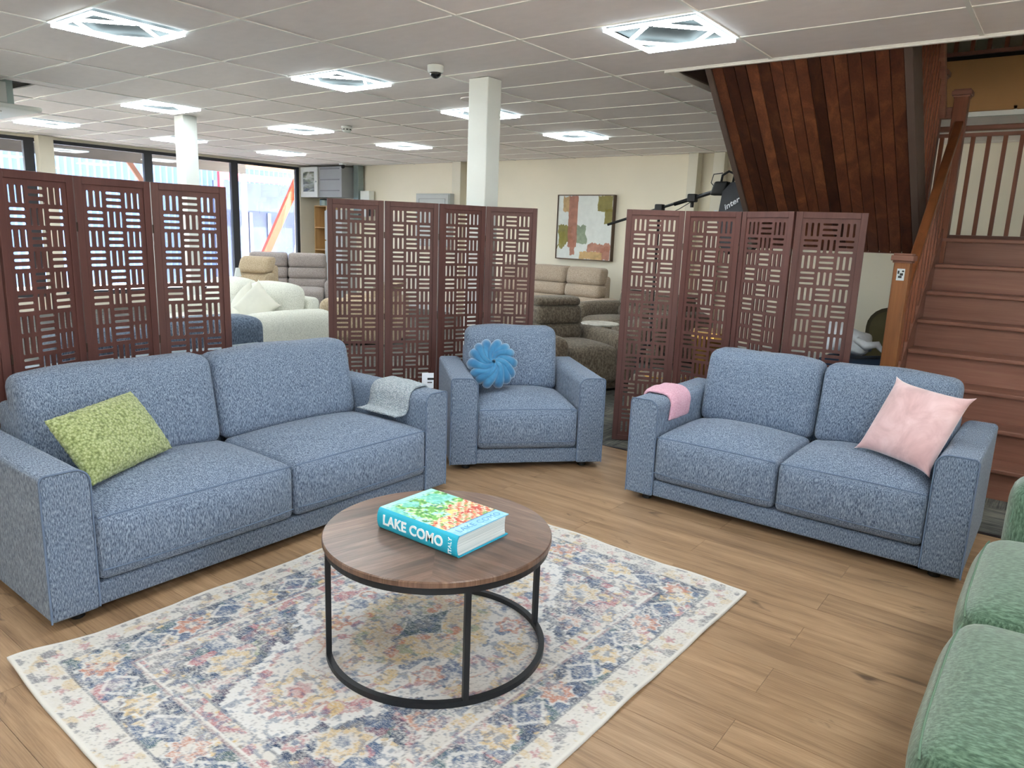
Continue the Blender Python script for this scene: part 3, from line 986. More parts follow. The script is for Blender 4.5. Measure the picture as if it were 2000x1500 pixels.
# green sofa at the right edge (faces the rug)
def make_green():
    T = thing('green_sofa', 'moss green velour sofa cut off by the right edge of the picture', 'sofa', (-0.10, 2.015, 0), -PI / 2)
    # local: x along the length (local +x = world -y), front at y=0, going back to +y
    L = 2.89
    AWg = 0.26
    iw = L - 2 * AWg
    MB().rbox((-L / 2 + 0.01, 0.05, 0.05), (L / 2 - 0.01, 0.95, 0.245), 0.03, (6, 4, 3)).build('base', M_green, T, smooth=True)
    for sgn in (-1, 1):
        a, b = sorted((sgn * (iw / 2 + 0.003), sgn * L / 2))
        c = MB().rbox((a, 0.02, 0.10), (b, 0.93, 0.665), 0.085, (4, 8, 6)).build('arm', M_green, T, smooth=True)
        MB().tube([(a + 0.03, 0.045, 0.2), (a + 0.02, 0.04, 0.5), (a + 0.035, 0.05, 0.60), ((a + b) / 2, 0.06, 0.640), (b - 0.035, 0.05, 0.60), (b - 0.02, 0.04, 0.5)], 0.003, 5).build('seam', M_gpipe, c, smooth=True)
    for k in range(3):
        x0 = -iw / 2 + k * iw / 3 + 0.004; x1 = x0 + iw / 3 - 0.008
        def dfm(x, y, z, u, v, w_):
            if z > 0: z += 0.05 * (1 - abs(u) ** 2.6) * (1 - abs(v) ** 2.6) * min(1, w_ * 1.5)
            if y < 0: y -= 0.03 * (1 - u ** 4) * (1 - w_ ** 2)
            return (x, y, z)
        c = MB().rbox((x0, -0.02, 0.25), (x1, 0.62, 0.452), 0.07, (12, 12, 5), dfm).build('seat_cushion', M_green, T, smooth=True)
        hs = (iw / 6 - 0.004, 0.32, 0.101)
        path = []
        for q in np.linspace(-0.95, 0.95, 21):
            p = (q * hs[0], -hs[1] + 0.012, hs[2] - 0.03)
            o = dfm(p[0], p[1], p[2], q, p[1] / hs[1], p[2] / hs[2])
            path.append((o[0] + (x0 + x1) / 2, o[1] + 0.30, o[2] + 0.351))
        MB().tube(path, 0.003, 6).build('seam', M_gpipe, c, smooth=True)
        MB().rbox((x0, 0.60, 0.44), (x1, 0.86, 0.84), 0.09, (10, 5, 8), lambda x, y, z, u, v, w_: (x, y + 0.15 * z - (0.03 * (1 - u ** 4) * (1 - w_ ** 4) if y < 0 else 0), z)).build('back_cushion', M_green, T, smooth=True)
    MB().rbox((-iw / 2, 0.80, 0.24), (iw / 2, 0.95, 0.72), 0.05, (6, 3, 5)).build('back_frame', M_green, T, smooth=True)
    for sx_ in (-1, 1):
        for yy in (0.12, 0.85):
            MB().lathe([(0.02, 0), (0.025, 0.055)], 14, (sx_ * (L / 2 - 0.15), yy, 0)).build('foot', M_blackp, T)
    return T
make_green()

# ------------------------------------------------------------------ rug
def make_rug():
    W_, L_ = 1.66, 2.27
    nx, ny = 332, 454
    u = np.linspace(-W_ / 2, W_ / 2, nx + 1); v = np.linspace(-L_ / 2, L_ / 2, ny + 1)
    U, V = np.meshgrid(u, v, indexing='ij')
    rs = np.random.RandomState(3)
    cream = LIN((206, 202, 195)); 
    pal = {'blue': LIN((84, 104, 136)), 'navy': LIN((56, 72, 98)), 'teal': LIN((66, 100, 110)), 'gold': LIN((204, 176, 124)), 'rust': LIN((186, 122, 96)),
           'rose': LIN((176, 116, 122)), 'grey': LIN((126, 126, 132)), 'sage': LIN((150, 156, 130)), 'tan': LIN((200, 182, 152)), 'white': LIN((216, 215, 213)), 'plum': LIN((132, 98, 110))}
    C = np.empty(U.shape + (3,)); C[:] = cream
    X, Y = U + 5, V + 5
    wob = (fbm(X * 14, Y * 14, 11) - 0.5) * 0.02
    # stepped edges, as in a woven outline
    q = 0.012
    Uq = np.round((U + wob) / q) * q; Vq = np.round((V + wob) / q) * q
    def put(mask, col, a=1.0):
        m = np.clip(mask, 0, 1)[..., None] * a
        C[:] = C * (1 - m) + col * m
    def zones(seed, sc, cols, mask, thr=0.5):
        n = len(cols)
        for k, cn in enumerate(cols):
            f = fbm(X * sc, Y * sc, seed + 17 * k, 2)
            put(((f > thr) & mask).astype(float), pal[cn], 0.9)
    ex = W_ / 2 - np.abs(U); ey = L_ / 2 - np.abs(V)
    e = np.minimum(ex, ey)
    # running coordinate along the border
    run = np.where(ex < ey, V, U)
    # outer border with small blossoms
    outer = e < 0.115
    cell = 0.092
    ru = (run / cell) - np.round(run / cell)
    d = np.hypot(ru * cell, e - 0.07)
    dm = d * (1 + 0.35 * np.cos(5 * np.arctan2(e - 0.07, ru * cell + 1e-9)))
    put((outer & (dm < 0.017)).astype(float), pal['rose'], 0.75)
    zones(101, 26, ['tan', 'grey'], outer, 0.66)
    # guard lines
    put(((e > 0.112) & (e < 0.121)).astype(float), pal['navy'], 0.75)
    put(((e > 0.278) & (e < 0.287)).astype(float), pal['plum'], 0.75)
    put(((e > 0.292) & (e < 0.297)).astype(float), pal['white'], 0.9)
    put(((e > 0.350) & (e < 0.357)).astype(float), pal['navy'], 0.6)
    main = (e > 0.121) & (e < 0.278)
    zones(31, 17, ['rose', 'gold', 'grey', 'teal', 'blue', 'navy'], main, 0.58)
    cell = 0.30
    k = np.round(run / cell); ru = run / cell - k
    a = np.arctan2(e - 0.20, ru * cell + 1e-9)
    d = np.hypot(ru * cell, e - 0.20) * (1 + 0.18 * np.cos(8 * a))
    odd = (k.astype(int) % 2 == 0)
    put((main & (d < 0.062)).astype(float), pal['white'], 0.85)
    put((main & (d < 0.052) & odd).astype(float), pal['rust'], 0.9)
    put((main & (d < 0.052) & ~odd).astype(float), pal['gold'], 0.9)
    put((main & (d < 0.022)).astype(float), pal['cream'] if 'cream' in pal else cream, 0.9)
    ru2 = (run / cell + 0.5) - np.round(run / cell + 0.5)
    d2 = np.abs(ru2 * cell) * 0.8 + np.abs(e - 0.20)
    put((main & (d2 < 0.065) & (d2 > 0.048)).astype(float), pal['white'], 0.8)
    put((main & (d2 < 0.048)).astype(float), pal['blue'], 0.7)
    inner = (e > 0.297) & (e < 0.35)
    zones(47, 24, ['gold', 'rose', 'grey'], inner, 0.62)
    # field
    fld = e > 0.357
    s = np.abs(Uq) / 0.52 + np.abs(Vq) / 0.86
    s = s - 0.10 * (np.abs(np.sin(np.abs(Vq) * 9.0)) > 0.7) + 0.07 * np.round(np.cos(np.abs(Uq) * 22))
    span = fld & (s > 1.06)
    zones(61, 10, ['sage', 'gold', 'grey', 'teal', 'blue', 'navy'], span, 0.54)
    zones(63, 20, ['white', 'rose', 'plum'], span, 0.66)
    # blossoms in the corners
    for sx in (-1, 1):
        for sy in (-1, 1):
            for (cx, cy, r1, c1) in ((0.30, 0.62, 0.085, 'gold'), (0.40, 0.40, 0.05, 'rust'), (0.20, 0.72, 0.04, 'rose')):
                a = np.arctan2(V - sy * cy, U - sx * cx)
                d = np.hypot(U - sx * cx, V - sy * cy) * (1 + 0.16 * np.cos(7 * a + cx * 9))
                put((fld & (d < r1)).astype(float), cream, 0.9)
                put((fld & (d < r1 * 0.86) & (d > r1 * 0.45)).astype(float), pal[c1], 0.75)
                put((fld & (d < r1 * 0.3)).astype(float), pal['blue'], 0.6)
    put((fld & (s > 1.06) & (s < 1.15)).astype(float), pal['navy'], 0.75)
    put((fld & (s > 0.92) & (s <= 1.06)).astype(float), pal['white'], 1.0)
    put((fld & (s > 0.87) & (s <= 0.92)).astype(float), pal['rose'], 0.7)
    med = fld & (s <= 0.87)
    put(med.astype(float), LIN((210, 206, 201)), 1.0)
    # vines and small motifs inside the medallion
    v1 = np.abs(fbm(X * 6, Y * 6, 71, 2) - 0.5)
    put((med & (v1 < 0.014)).astype(float), pal['rust'], 0.8)
    v2 = np.abs(fbm(X * 5, Y * 5, 77, 2) - 0.5)
    put((med & (v2 < 0.012)).astype(float), pal['gold'], 0.8)
    zones(81, 13, ['rose', 'gold', 'blue'], med, 0.70)
    for (cx, cy, r1, c1) in ((0, 0.56, 0.10, 'gold'), (0, -0.56, 0.10, 'gold'), (0.0, 0.42, 0.05, 'plum'), (0, -0.42, 0.05, 'plum'), (0.25, 0.22, 0.05, 'rust'), (-0.25, 0.22, 0.05, 'rust'), (0.25, -0.22, 0.05, 'rust'), (-0.25, -0.22, 0.05, 'rust')):
        a = np.arctan2(V - cy, U - cx)
        d = np.hypot(U - cx, V - cy) * (1 + 0.2 * np.cos(6 * a))
        put((med & (d < r1) & (d > r1 * 0.62)).astype(float), pal[c1], 0.85)
        put((med & (d < r1 * 0.4)).astype(float), pal['rose'], 0.6)
    # tan heart and the teal lozenge
    s2 = np.abs(Uq) / 0.30 + np.abs(Vq) / 0.42 + 0.05 * np.round(np.cos(np.abs(Vq) * 40))
    put((fld & (s2 < 0.98)).astype(float), pal['tan'], 0.85)
    put((fld & (s2 > 0.80) & (s2 < 0.88)).astype(float), pal['gold'], 0.8)
    zones(91, 18, ['gold', 'rust', 'sage'], fld & (s2 < 0.9), 0.64)
    # lozenge with concave sides
    s3 = np.sqrt(np.abs(U) / 0.10 + 1e-6) ** 1.35 + np.sqrt(np.abs(V) / 0.15 + 1e-6) ** 1.35
    put((s3 < 1.12).astype(float), cream, 0.9)
    put((s3 < 1.05).astype(float), pal['teal'] * 0.7, 0.95)
    put((s3 < 0.62).astype(float), pal['grey'], 0.7)
    # distressing: worn to the cream ground, streaked along the weft
    wear = fbm(X * 9, Y * 9, 5, 3)
    st = fbm(X * 22, Y * 95, 15, 2)
    gr = rs.rand(*U.shape)
    m = np.clip((0.46 * wear + 0.40 * st + 0.38 * gr) * 3.2 - 1.72, 0, 1)
    put(m, LIN((212, 209, 205)), 0.92)
    dk = (rs.rand(*U.shape) > 0.90) & (e > 0.02)
    put(dk.astype(float), LIN((120, 120, 126)), 0.5)
    sp2 = (fbm(X * 60, Y * 60, 55, 2) > 0.64) & (e > 0.125)
    put(sp2.astype(float), pal['blue'], 0.55)
    put((e < 0.014).astype(float), LIN((214, 210, 203)), 1.0)
    # surface: a little wave along the edges and a lifted corner
    Z = 0.011 + 0.0015 * np.sin(U * 9 + 1) * np.sin(V * 7)
    lift = np.exp(-((U + W_ / 2) ** 2 + (V + L_ / 2) ** 2) / 0.02)
    Z = Z + 0.030 * lift + 0.006 * np.clip(np.sin(V * 11), 0, 1) * np.exp(-(ex / 0.05)) + 0.006 * np.clip(np.sin(U * 10 + 2), 0, 1) * np.exp(-(ey / 0.05))
    n1 = ny + 1
    top = np.stack([U, V, Z], -1).reshape(-1, 3)
    idx = np.arange((nx + 1) * n1).reshape(nx + 1, n1)
    quads = np.stack([idx[:-1, :-1], idx[1:, :-1], idx[1:, 1:], idx[:-1, 1:]], -1).reshape(-1, 4)
    me = bpy.data.meshes.new('rug')
    # skirt: border loop dropped to the underside
    loop = list(idx[:, 0]) + list(idx[-1, 1:]) + list(idx[-2::-1, -1]) + list(idx[0, -2:0:-1])
    nb_ = len(top)
    low = top[loop].copy(); low[:, 2] -= 0.0095
    vs = np.vstack([top, low])
    fs = quads.tolist()
    m_ = len(loop)
    for k_ in range(m_):
        j_ = (k_ + 1) % m_
        fs.append((int(loop[k_]), nb_ + k_, nb_ + j_, int(loop[j_])))
    me.from_pydata(vs.tolist(), [], fs)
    me.polygons.foreach_set('use_smooth', [True] * len(me.polygons))
    cols = np.vstack([C.reshape(-1, 3), np.tile(cream, (m_, 1))])
    set_colors(me, cols)
    t = NT('rug_pile')
    at = t.n('ShaderNodeVertexColor'); at.layer_name = 'Col'
    co = t.coord()
    n = t.noise(t.mapping(co, (260, 420, 260)), 1.0, 2, 0.6)
    n2 = t.noise(t.mapping(co, (60, 330, 60)), 1.0, 2, 0.6)
    sp_ = t.math('ADD', t.math('MULTIPLY', n, 0.5), t.math('MULTIPLY', n2, 0.5))
    f = t.ramp(sp_, [(0.50, (0, 0, 0, 1)), (0.60, (1, 1, 1, 1))])
    col = t.mix(t.math('MULTIPLY', f, 0.45), at.outputs[0], S(208, 205, 200))
    mat = t.done(col, 0.95, 0, t.bump(sp_, 0.35, 0.004), 0.1)
    me.materials.append(mat)
    o = link('rug', me)
    o.location = (-1.790, 1.855, 0.0); o.rotation_euler = (0, 0, math.radians(-1.6))
    tag(o, 'cream distressed rug with multicolour medallion pattern under the coffee table', 'rug')
    return o
make_rug()

# ------------------------------------------------------------------ coffee table
TCX, TCY, TZ = -1.672, 1.800, 0.452
def make_table():
    T = thing('coffee_table', 'round walnut-topped coffee table on a black metal ring frame', 'coffee table', (TCX, TCY, 0.0125), 0)
    z1 = TZ - 0.0125
    top = MB().lathe([(0.0001, z1 - 0.024), (0.400, z1 - 0.024), (0.406, z1 - 0.020), (0.406, z1 - 0.004), (0.403, z1), (0.0001, z1)], 96).build('tabletop', M_walnut, T)
    for p in top.data.polygons: p.use_smooth = False
    top.rotation_euler = (0, 0, math.radians(40))
    def ring(r0, r1, za, zb, a0, a1, n=80):
        m = MB()
        vs = []; fs = []
        for k in range(n + 1):
            a = math.radians(a0 + (a1 - a0) * k / n)
            for (r, z) in ((r0, za), (r1, za), (r1, zb), (r0, zb)):
                vs.append((r * math.cos(a), r * math.sin(a), z))
        for k in range(n):
            b = k * 4
            for q in range(4):
                q2 = (q + 1) % 4
                fs.append((b + q, b + q2, b + 4 + q2, b + 4 + q))
        fs.append((3, 2, 1, 0)); fs.append((n * 4, n * 4 + 1, n * 4 + 2, n * 4 + 3))
        return m.add(vs, fs)
    fixn(ring(0.378, 0.398, z1 - 0.046, z1 - 0.0245, 0, 360).build('top_ring', M_black, T))
    fixn(ring(0.378, 0.398, 0.0, 0.020, -124, 148).build('base_ring', M_black, T))
    for a in (57, 147, 237, 327):
        q = math.radians(a)
        Mx = Matrix.Translation((0.388 * math.cos(q), 0.388 * math.sin(q), 0)) @ Matrix.Rotation(q, 4, 'Z')
        MB().box((-0.0095, -0.0095, 0.0195), (0.0095, 0.0095, z1 - 0.045), Mx).build('leg', M_black, T)
    return T
make_table()

# ------------------------------------------------------------------ book
def make_book():
    BX0, BX1, BY0, BY1, BZ0, BZ1 = -1.836, -1.460, 1.660, 1.932, TZ + 0.0005, TZ + 0.078
    W_, D_, H_ = BX1 - BX0, BY1 - BY0, BZ1 - BZ0
    T = thing('book', 'thick turquoise hardback LAKE COMO book lying on the coffee table', 'book', (BX0, BY0, BZ0), 0)
    teal = plain('turquoise_cover', S(40, 176, 206), 0.35, var=0.03)
    # top cover with printed picture: coloured grid
    nx, ny = 150, 110
    u = np.linspace(0, 1, nx + 1); v = np.linspace(0, 1, ny + 1)
    U, V = np.meshgrid(u, v, indexing='ij')     # u: along the spine (book head at 0), v: away from the spine
    n1 = fbm(U * 14 + 3, V * 12 + 2, 5, 3); n2 = fbm(U * 30, V * 26, 9, 2); n3 = fbm(U * 6, V * 6, 21, 2)
    C = np.zeros(U.shape + (3,))
    C[:] = LIN((170, 232, 226))
    def put(m, c, a=1.0): 
        mm = m.astype(float)[..., None] * a
        C[:] = C * (1 - mm) + LIN(c) * mm
    hill = U > 0.06
    put(hill & (n1 > 0.42), (150, 214, 120)); put(hill & (n1 > 0.52), (112, 184, 84)); put(hill & (n2 > 0.62), (72, 138, 72)); put(hill & (n2 < 0.34), (214, 240, 190))
    put((U < 0.35) & (n3 > 0.52), (120, 214, 208), 0.7)
    put((np.hypot(U - 0.38, (V - 0.55)) < 0.07) & (n2 > 0.45), (70, 130, 150))
    town = (U + 0.25 * (n3 - 0.5)) > (0.70 - 0.26 * V)
    town = town & (U > 0.36)
    put(town, (244, 226, 206)); 
    cb = (np.floor(U * 34 + 2 * n3) + np.floor(V * 20)) % 3
    put(town & (cb == 0), (226, 122, 84)); put(town & (cb == 1) & (n1 > 0.5), (238, 186, 150)); put(town & (n2 > 0.66), (196, 70, 60)); put(town & (n2 < 0.3), (130, 170, 96)); put(town & (n1 < 0.36), (250, 222, 140))
    put(U > 0.845, (150, 206, 236)); put((U > 0.835) & (U < 0.852), (90, 130, 190)); put((U > 0.845) & (n1 > 0.6), (176, 222, 244))
    put((U < 0.10) & (V > 0.0), (176, 236, 240), 0.5)
    vs = []
    ov = 0.006
    x = U * W_; yy = 0.012 + V * (D_ - 0.012); z = np.full(U.shape, H_)
    me = bpy.data.meshes.new('front_cover')
    top = np.stack([x, yy, z], -1).reshape(-1, 3)
    bot = np.array([(0, 0.012, H_ - 0.004), (W_, 0.012, H_ - 0.004), (W_, D_, H_ - 0.004), (0, D_, H_ - 0.004)])
    idx = np.arange((nx + 1) * (ny + 1)).reshape(nx + 1, ny + 1)
    quads = np.stack([idx[:-1, :-1], idx[1:, :-1], idx[1:, 1:], idx[:-1, 1:]], -1).reshape(-1, 4).tolist()
    b0 = len(top)
    c00, c10, c11, c01 = int(idx[0, 0]), int(idx[-1, 0]), int(idx[-1, -1]), int(idx[0, -1])
    quads += [(b0 + 3, b0 + 2, b0 + 1, b0)]
    quads += [tuple(int(q) for q in idx[::-1, 0]) + (b0, b0 + 1), tuple(int(q) for q in idx[-1, ::-1]) + (b0 + 1, b0 + 2), tuple(int(q) for q in idx[:, -1]) + (b0 + 2, b0 + 3), tuple(int(q) for q in idx[0, :]) + (b0 + 3, b0)]
    me.from_pydata(np.vstack([top, bot]).tolist(), [], quads)
    set_colors(me, np.vstack([C.reshape(-1, 3), np.tile(LIN((60, 180, 210)), (4, 1))]))
    t = NT('printed_cover'); at = t.n('ShaderNodeVertexColor'); at.layer_name = 'Col'
    me.materials.append(t.done(at.outputs[0], 0.4, 0, None, 0.4))
    fc = link('front_cover', me, T)
    MB().box((0, 0.012, 0), (W_, D_, 0.004)).build('back_cover', teal, T)
    # spine: rounded outwards
    sec = []
    n = 14
    for k in range(n + 1):
        a = -PI / 2 + PI * k / n
        sec.append((0.013 - 0.016 * math.cos(a), H_ / 2 + (H_ / 2) * math.sin(a)))
    inner = [(y_ + 0.004, H_ / 2 + (z_ - H_ / 2) * 0.93) for (y_, z_) in sec[::-1]]
    spn = fixn(MB().prism(sec + inner, 0.0, W_, 'yz').build('spine', teal, T, smooth=False))
    # page block
    pgs = []
    for k in range(9):
        a = -PI / 2 + PI * k / 8
        pgs.append((0.019 - 0.012 * math.cos(a), H_ / 2 + (H_ / 2 - 0.0045) * math.sin(a)))
    for k in range(7):
        a = PI / 2 - PI * k / 6
        pgs.append((D_ - 0.008 - 0.006 * math.cos(a), H_ / 2 + (H_ / 2 - 0.0045) * math.sin(a)))
    tp = NT('page_edges'); co = tp.coord()
    st_ = tp.noise(tp.mapping(co, (2, 2, 900)), 1.0, 2)
    pm_ = tp.done(tp.ramp(st_, [(0.35, S(176, 184, 184)), (0.65, S(232, 234, 230))]), 0.8, 0, tp.bump(st_, 0.3, 0.001))
    fixn(MB().prism(pgs, 0.004, W_ - 0.005, 'yz').build('page_block', pm_, T))
    wt = plain('white_print', S(240, 244, 246), 0.5, var=0.01)
    me = text_mesh('title', 'LAKE COMO', 0.049, wt, 0.0018, 0.0014, space=1.04)
    o = link('title', me, spn); o.location = (W_ * 0.46, -0.0022, H_ * 0.52); o.rotation_euler = (PI / 2, 0, 0)
    me = text_mesh('subtitle', 'ITALY', 0.020, wt, 0.0012, 0.0003, space=1.1)
    o = link('subtitle', me, spn); o.location = (W_ * 0.925, -0.0022, H_ * 0.5); o.rotation_euler = (PI / 2, -PI / 2, 0)
    bt = plain('blue_print', S(96, 158, 206), 0.5, var=0.01)
    me = text_mesh('cover_title', 'LAKE COMO', 0.036, bt, 0.0002, 0.0, space=1.12)
    o = link('cover_title', me, fc); o.location = (W_ * 0.925, D_ * 0.53, H_ + 0.0003); o.rotation_euler = (0, 0, PI / 2)
    return T
make_book()

# ------------------------------------------------------------------ folding screens
PWD, PHT = 0.402, 1.688
def fret_mesh():
    cu = bpy.data.curves.new('fretwork', 'CURVE')
    cu.dimensions = '2D'; cu.fill_mode = 'BOTH'; cu.extrude = 0.004
    def loop(pts):
        s = cu.splines.new('POLY'); s.points.add(len(pts) - 1)
        for p, (x, y) in zip(s.points, pts): p.co = (x, y, 0, 1)
        s.use_cyclic_u = True
    fw = 0.038
    loop([(fw - 0.004, fw - 0.004), (PWD - fw + 0.004, fw - 0.004), (PWD - fw + 0.004, PHT - fw + 0.004), (fw - 0.004, PHT - fw + 0.004)])
    px_, py_ = 0.1005, 0.0985
    x0 = PWD / 2 - 1.5 * px_; ztop = PHT - 0.056
    def slot(cx, cy, hx, hy):
        r = min(hx, hy); pts = []
        for (sx, sy, a0) in ((1, 1, 0), (-1, 1, 90), (-1, -1, 180), (1, -1, 270)):
            for q in range(3):
                a = math.radians(a0 + q * 45)
                pts.append((cx + sx * (hx - r * 0.8) + r * 0.8 * math.cos(a), cy + sy * (hy - r * 0.8) + r * 0.8 * math.sin(a)))
        loop(pts)
    for r in range(16):
        rr = r if r < 7 else r - 7
        for c in range(3):
            cx = x0 + (c + 0.5) * px_; cy = ztop - (r + 0.5) * py_
            vert = (rr + c) % 2 == 0
            for k in (-1, 0, 1):
                if vert: slot(cx + k * 0.0335, cy, 0.0068, 0.0405)
                else: slot(cx, cy + k * 0.0325, 0.0415, 0.0066)
    o = bpy.data.objects.new('fretwork', cu)
    COL.objects.link(o)
    dg = bpy.context.evaluated_depsgraph_get()
    me = bpy.data.meshes.new_from_object(o.evaluated_get(dg))
    bpy.data.objects.remove(o, do_unlink=True)
    # stand it up: curve x -> x, curve y -> z
    for v in me.vertices:
        x, y, z = v.co
        v.co = (x, -z, y)
    me.materials.clear(); me.materials.append(M_screen)
    me.name = 'fretwork'
    return me
FRET = fret_mesh()
_st = MB().box((0, -0.011, 0), (0.038, 0.011, PHT)).mesh('stile', M_screen)
_rl = MB().box((0.038, -0.0105, 0), (PWD - 0.038, 0.0105, 0.038)).mesh('rail', M_screen)
_hg = MB().box((-0.004, -0.013, 0), (0.004, -0.0105, 0.045)).mesh('hinge', plain('bronze_hinge', S(70, 52, 42), 0.4, metal=0.5))
def make_screen(label, pts):
    T = thing('folding_screen', label, 'folding screen', (pts[0][0], pts[0][1], 0.0))
    for k in range(len(pts) - 1):
        a = Vector(pts[k]); b = Vector(pts[k + 1])
        d = b - a
        ang = math.atan2(d.y, d.x)
        gap = (d.length - PWD) / 2
        s = a + d.normalized() * gap - Vector(pts[0])
        P = link('panel', FRET, T, loc=(s.x, s.y, 0.006), rot=(0, 0, ang))
        for x in (0, PWD - 0.038): link('stile', _st, P, bevel=0.0025, loc=(x, 0, 0))
        for z in (0, PHT - 0.038): link('rail', _rl, P, bevel=0.0025, loc=(0, 0, z))
        if k < len(pts) - 2:
            for z in (0.22, 0.82, 1.42): link('hinge', _hg, P, loc=(PWD + gap, 0, z))
    return T
make_screen('dark red folding screen behind the long sofa, cut off by the left edge', [(-3.72, 0.805), (-3.797, 1.21), (-3.947, 1.592), (-4.002, 1.998), (-3.929, 2.401)])
make_screen('dark red folding screen behind the armchair, middle one of three', [(-4.324, 3.423), (-4.087, 3.758), (-3.869, 4.106), (-3.733, 4.493), (-3.429, 4.768)])
make_screen('reddish folding screen behind the two-seater, next to the stairs', [(-2.602, 4.691), (-2.229, 4.863), (-1.819, 4.857), (-1.434, 4.716), (-1.034, 4.813)])

# ------------------------------------------------------------------ cushions and throws
def pillow_mesh(W, H, th, ears=0.0, n=40, noise=0.0, seed=0, sag=0.0, pinch=0.06):
    rs = random.Random(seed)
    m = MB()
    def pt(u, v, s):
        # u,v in -1..1
        e = max(abs(u), abs(v))
        pin = 1 - pinch * (1 - abs(v) ** 2) * abs(u) ** 3     # sides pulled in between the corners
        pin2 = 1 - pinch * (1 - abs(u) ** 2) * abs(v) ** 3
        x = u * W / 2 * pin; z = v * H / 2 * pin2
        if ears:
            k = (abs(u) * abs(v)) ** 8
            x += math.copysign(ears * k, u); z += math.copysign(ears * k, v)
        prof = ((1 - u ** 4) * (1 - v ** 4)) ** 0.55
        prof *= 0.72 + 0.28 * (1 - (u * u + v * v) / 2)
        y = s * th / 2 * prof
        y += 0.006 * math.sin(3.1 * u + 2 * v + seed) * (1 - e ** 4) + sag * (u * u)
        return (x, y, z)
    idx = {}
    vs = []; fs = []
    for s in (-1, 1):
        for i in range(n + 1):
            for j in range(n + 1):
                u = -1 + 2 * i / n; v = -1 + 2 * j / n
                edge = i in (0, n) or j in (0, n)
                key = (0 if edge else s, i, j)
                if key not in idx:
                    idx[key] = len(vs); vs.append(pt(math.sin(u * PI / 2) * 0.35 + u * 0.65, math.sin(v * PI / 2) * 0.35 + v * 0.65, s))
        for i in range(n):
            for j in range(n):
                q = []
                for (a, b) in ((i, j), (i + 1, j), (i + 1, j + 1), (i, j + 1)):
                    edge = a in (0, n) or b in (0, n)
                    q.append(idx[(0 if edge else s, a, b)])
                fs.append(tuple(q) if s < 0 else tuple(q[::-1]))
    return m.add(vs, fs)
def place(o, loc, M3):
    o.matrix_world = Matrix.Translation(loc) @ Matrix(M3).to_4x4()

def boucle():
    t = NT('green_boucle')
    co = t.coord()
    v = t.voronoi(co, 95.0)
    n = t.noise(co, 160, 3, 0.7, 1.5)
    h = t.math('ADD', t.math('SUBTRACT', t.math('MULTIPLY', n, 0.9), t.math('MULTIPLY', v.outputs['Distance'], 0.6)), 0.1)
    col = t.ramp(h, [(-0.0, S(112, 124, 76)), (0.22, S(158, 170, 112)), (0.5, S(200, 208, 158))])
    return t.done(col, 1.0, 0, t.bump(h, 0.7, 0.006), 0.1, 0.3)
def velvet(name, a, b, c, sheen=0.8):
    t = NT(name)
    co = t.coord()
    n = t.noise(co, 7, 4, 0.6, 0.8)
    col = t.ramp(n, [(0.3, a), (0.5, b), (0.72, c)])
    n2 = t.noise(co, 300, 2)
    return t.done(col, 0.75, 0, t.bump(n2, 0.1, 0.002), 0.2, sheen)
M_boucle = boucle()
M_pinkv = velvet('pink_velvet', S(196, 156, 156), S(216, 178, 178), S(232, 200, 200))
M_bluev = velvet('teal_velvet', S(38, 98, 142), S(54, 122, 166), S(84, 150, 192))

# green cushion: dense mesh with a nubbly surface
gp = pillow_mesh(0.458, 0.312, 0.12, 0.0, 110, seed=2, pinch=0.015)
rr = random.Random(4)
_v = np.array(gp.v)
from mathutils import noise as mnoise
out = []
for p in gp.v:
    q = Vector(p)
    d = mnoise.noise(q * 95.0) * 0.0045 + mnoise.noise(q * 210.0) * 0.002
    c = Vector((q.x * 0.6, 0, q.z * 0.6))
    out.append(tuple(q + (q - c).normalized() * d))
gp.v = out
gcush = gp.build('cushion', M_boucle, None, smooth=True)
tag(gcush, 'green nubbly boucle cushion on the long sofa', 'cushion')
Mg = Matrix(((-0.3961, -0.7425, -0.5402), (0.9163, -0.2816, -0.2848), (0.0594, -0.6078, 0.7919)))
place(gcush, (-3.120, 1.338, 0.600), Mg)
# pink velvet cushion with dog-eared corners
pk = pillow_mesh(0.392, 0.392, 0.14, 0.020, 44, seed=5, pinch=0.035)
pcush = pk.build('cushion', M_pinkv, None, smooth=True)
tag(pcush, 'square pink velvet cushion leaning on the two-seater arm', 'cushion')
Mp = Matrix(((0.8794, 0.3892, 0.2742), (-0.4735, 0.7747, 0.4191), (-0.0493, -0.4983, 0.8656)))
place(pcush, (-0.532, 3.965, 0.651), Mp)
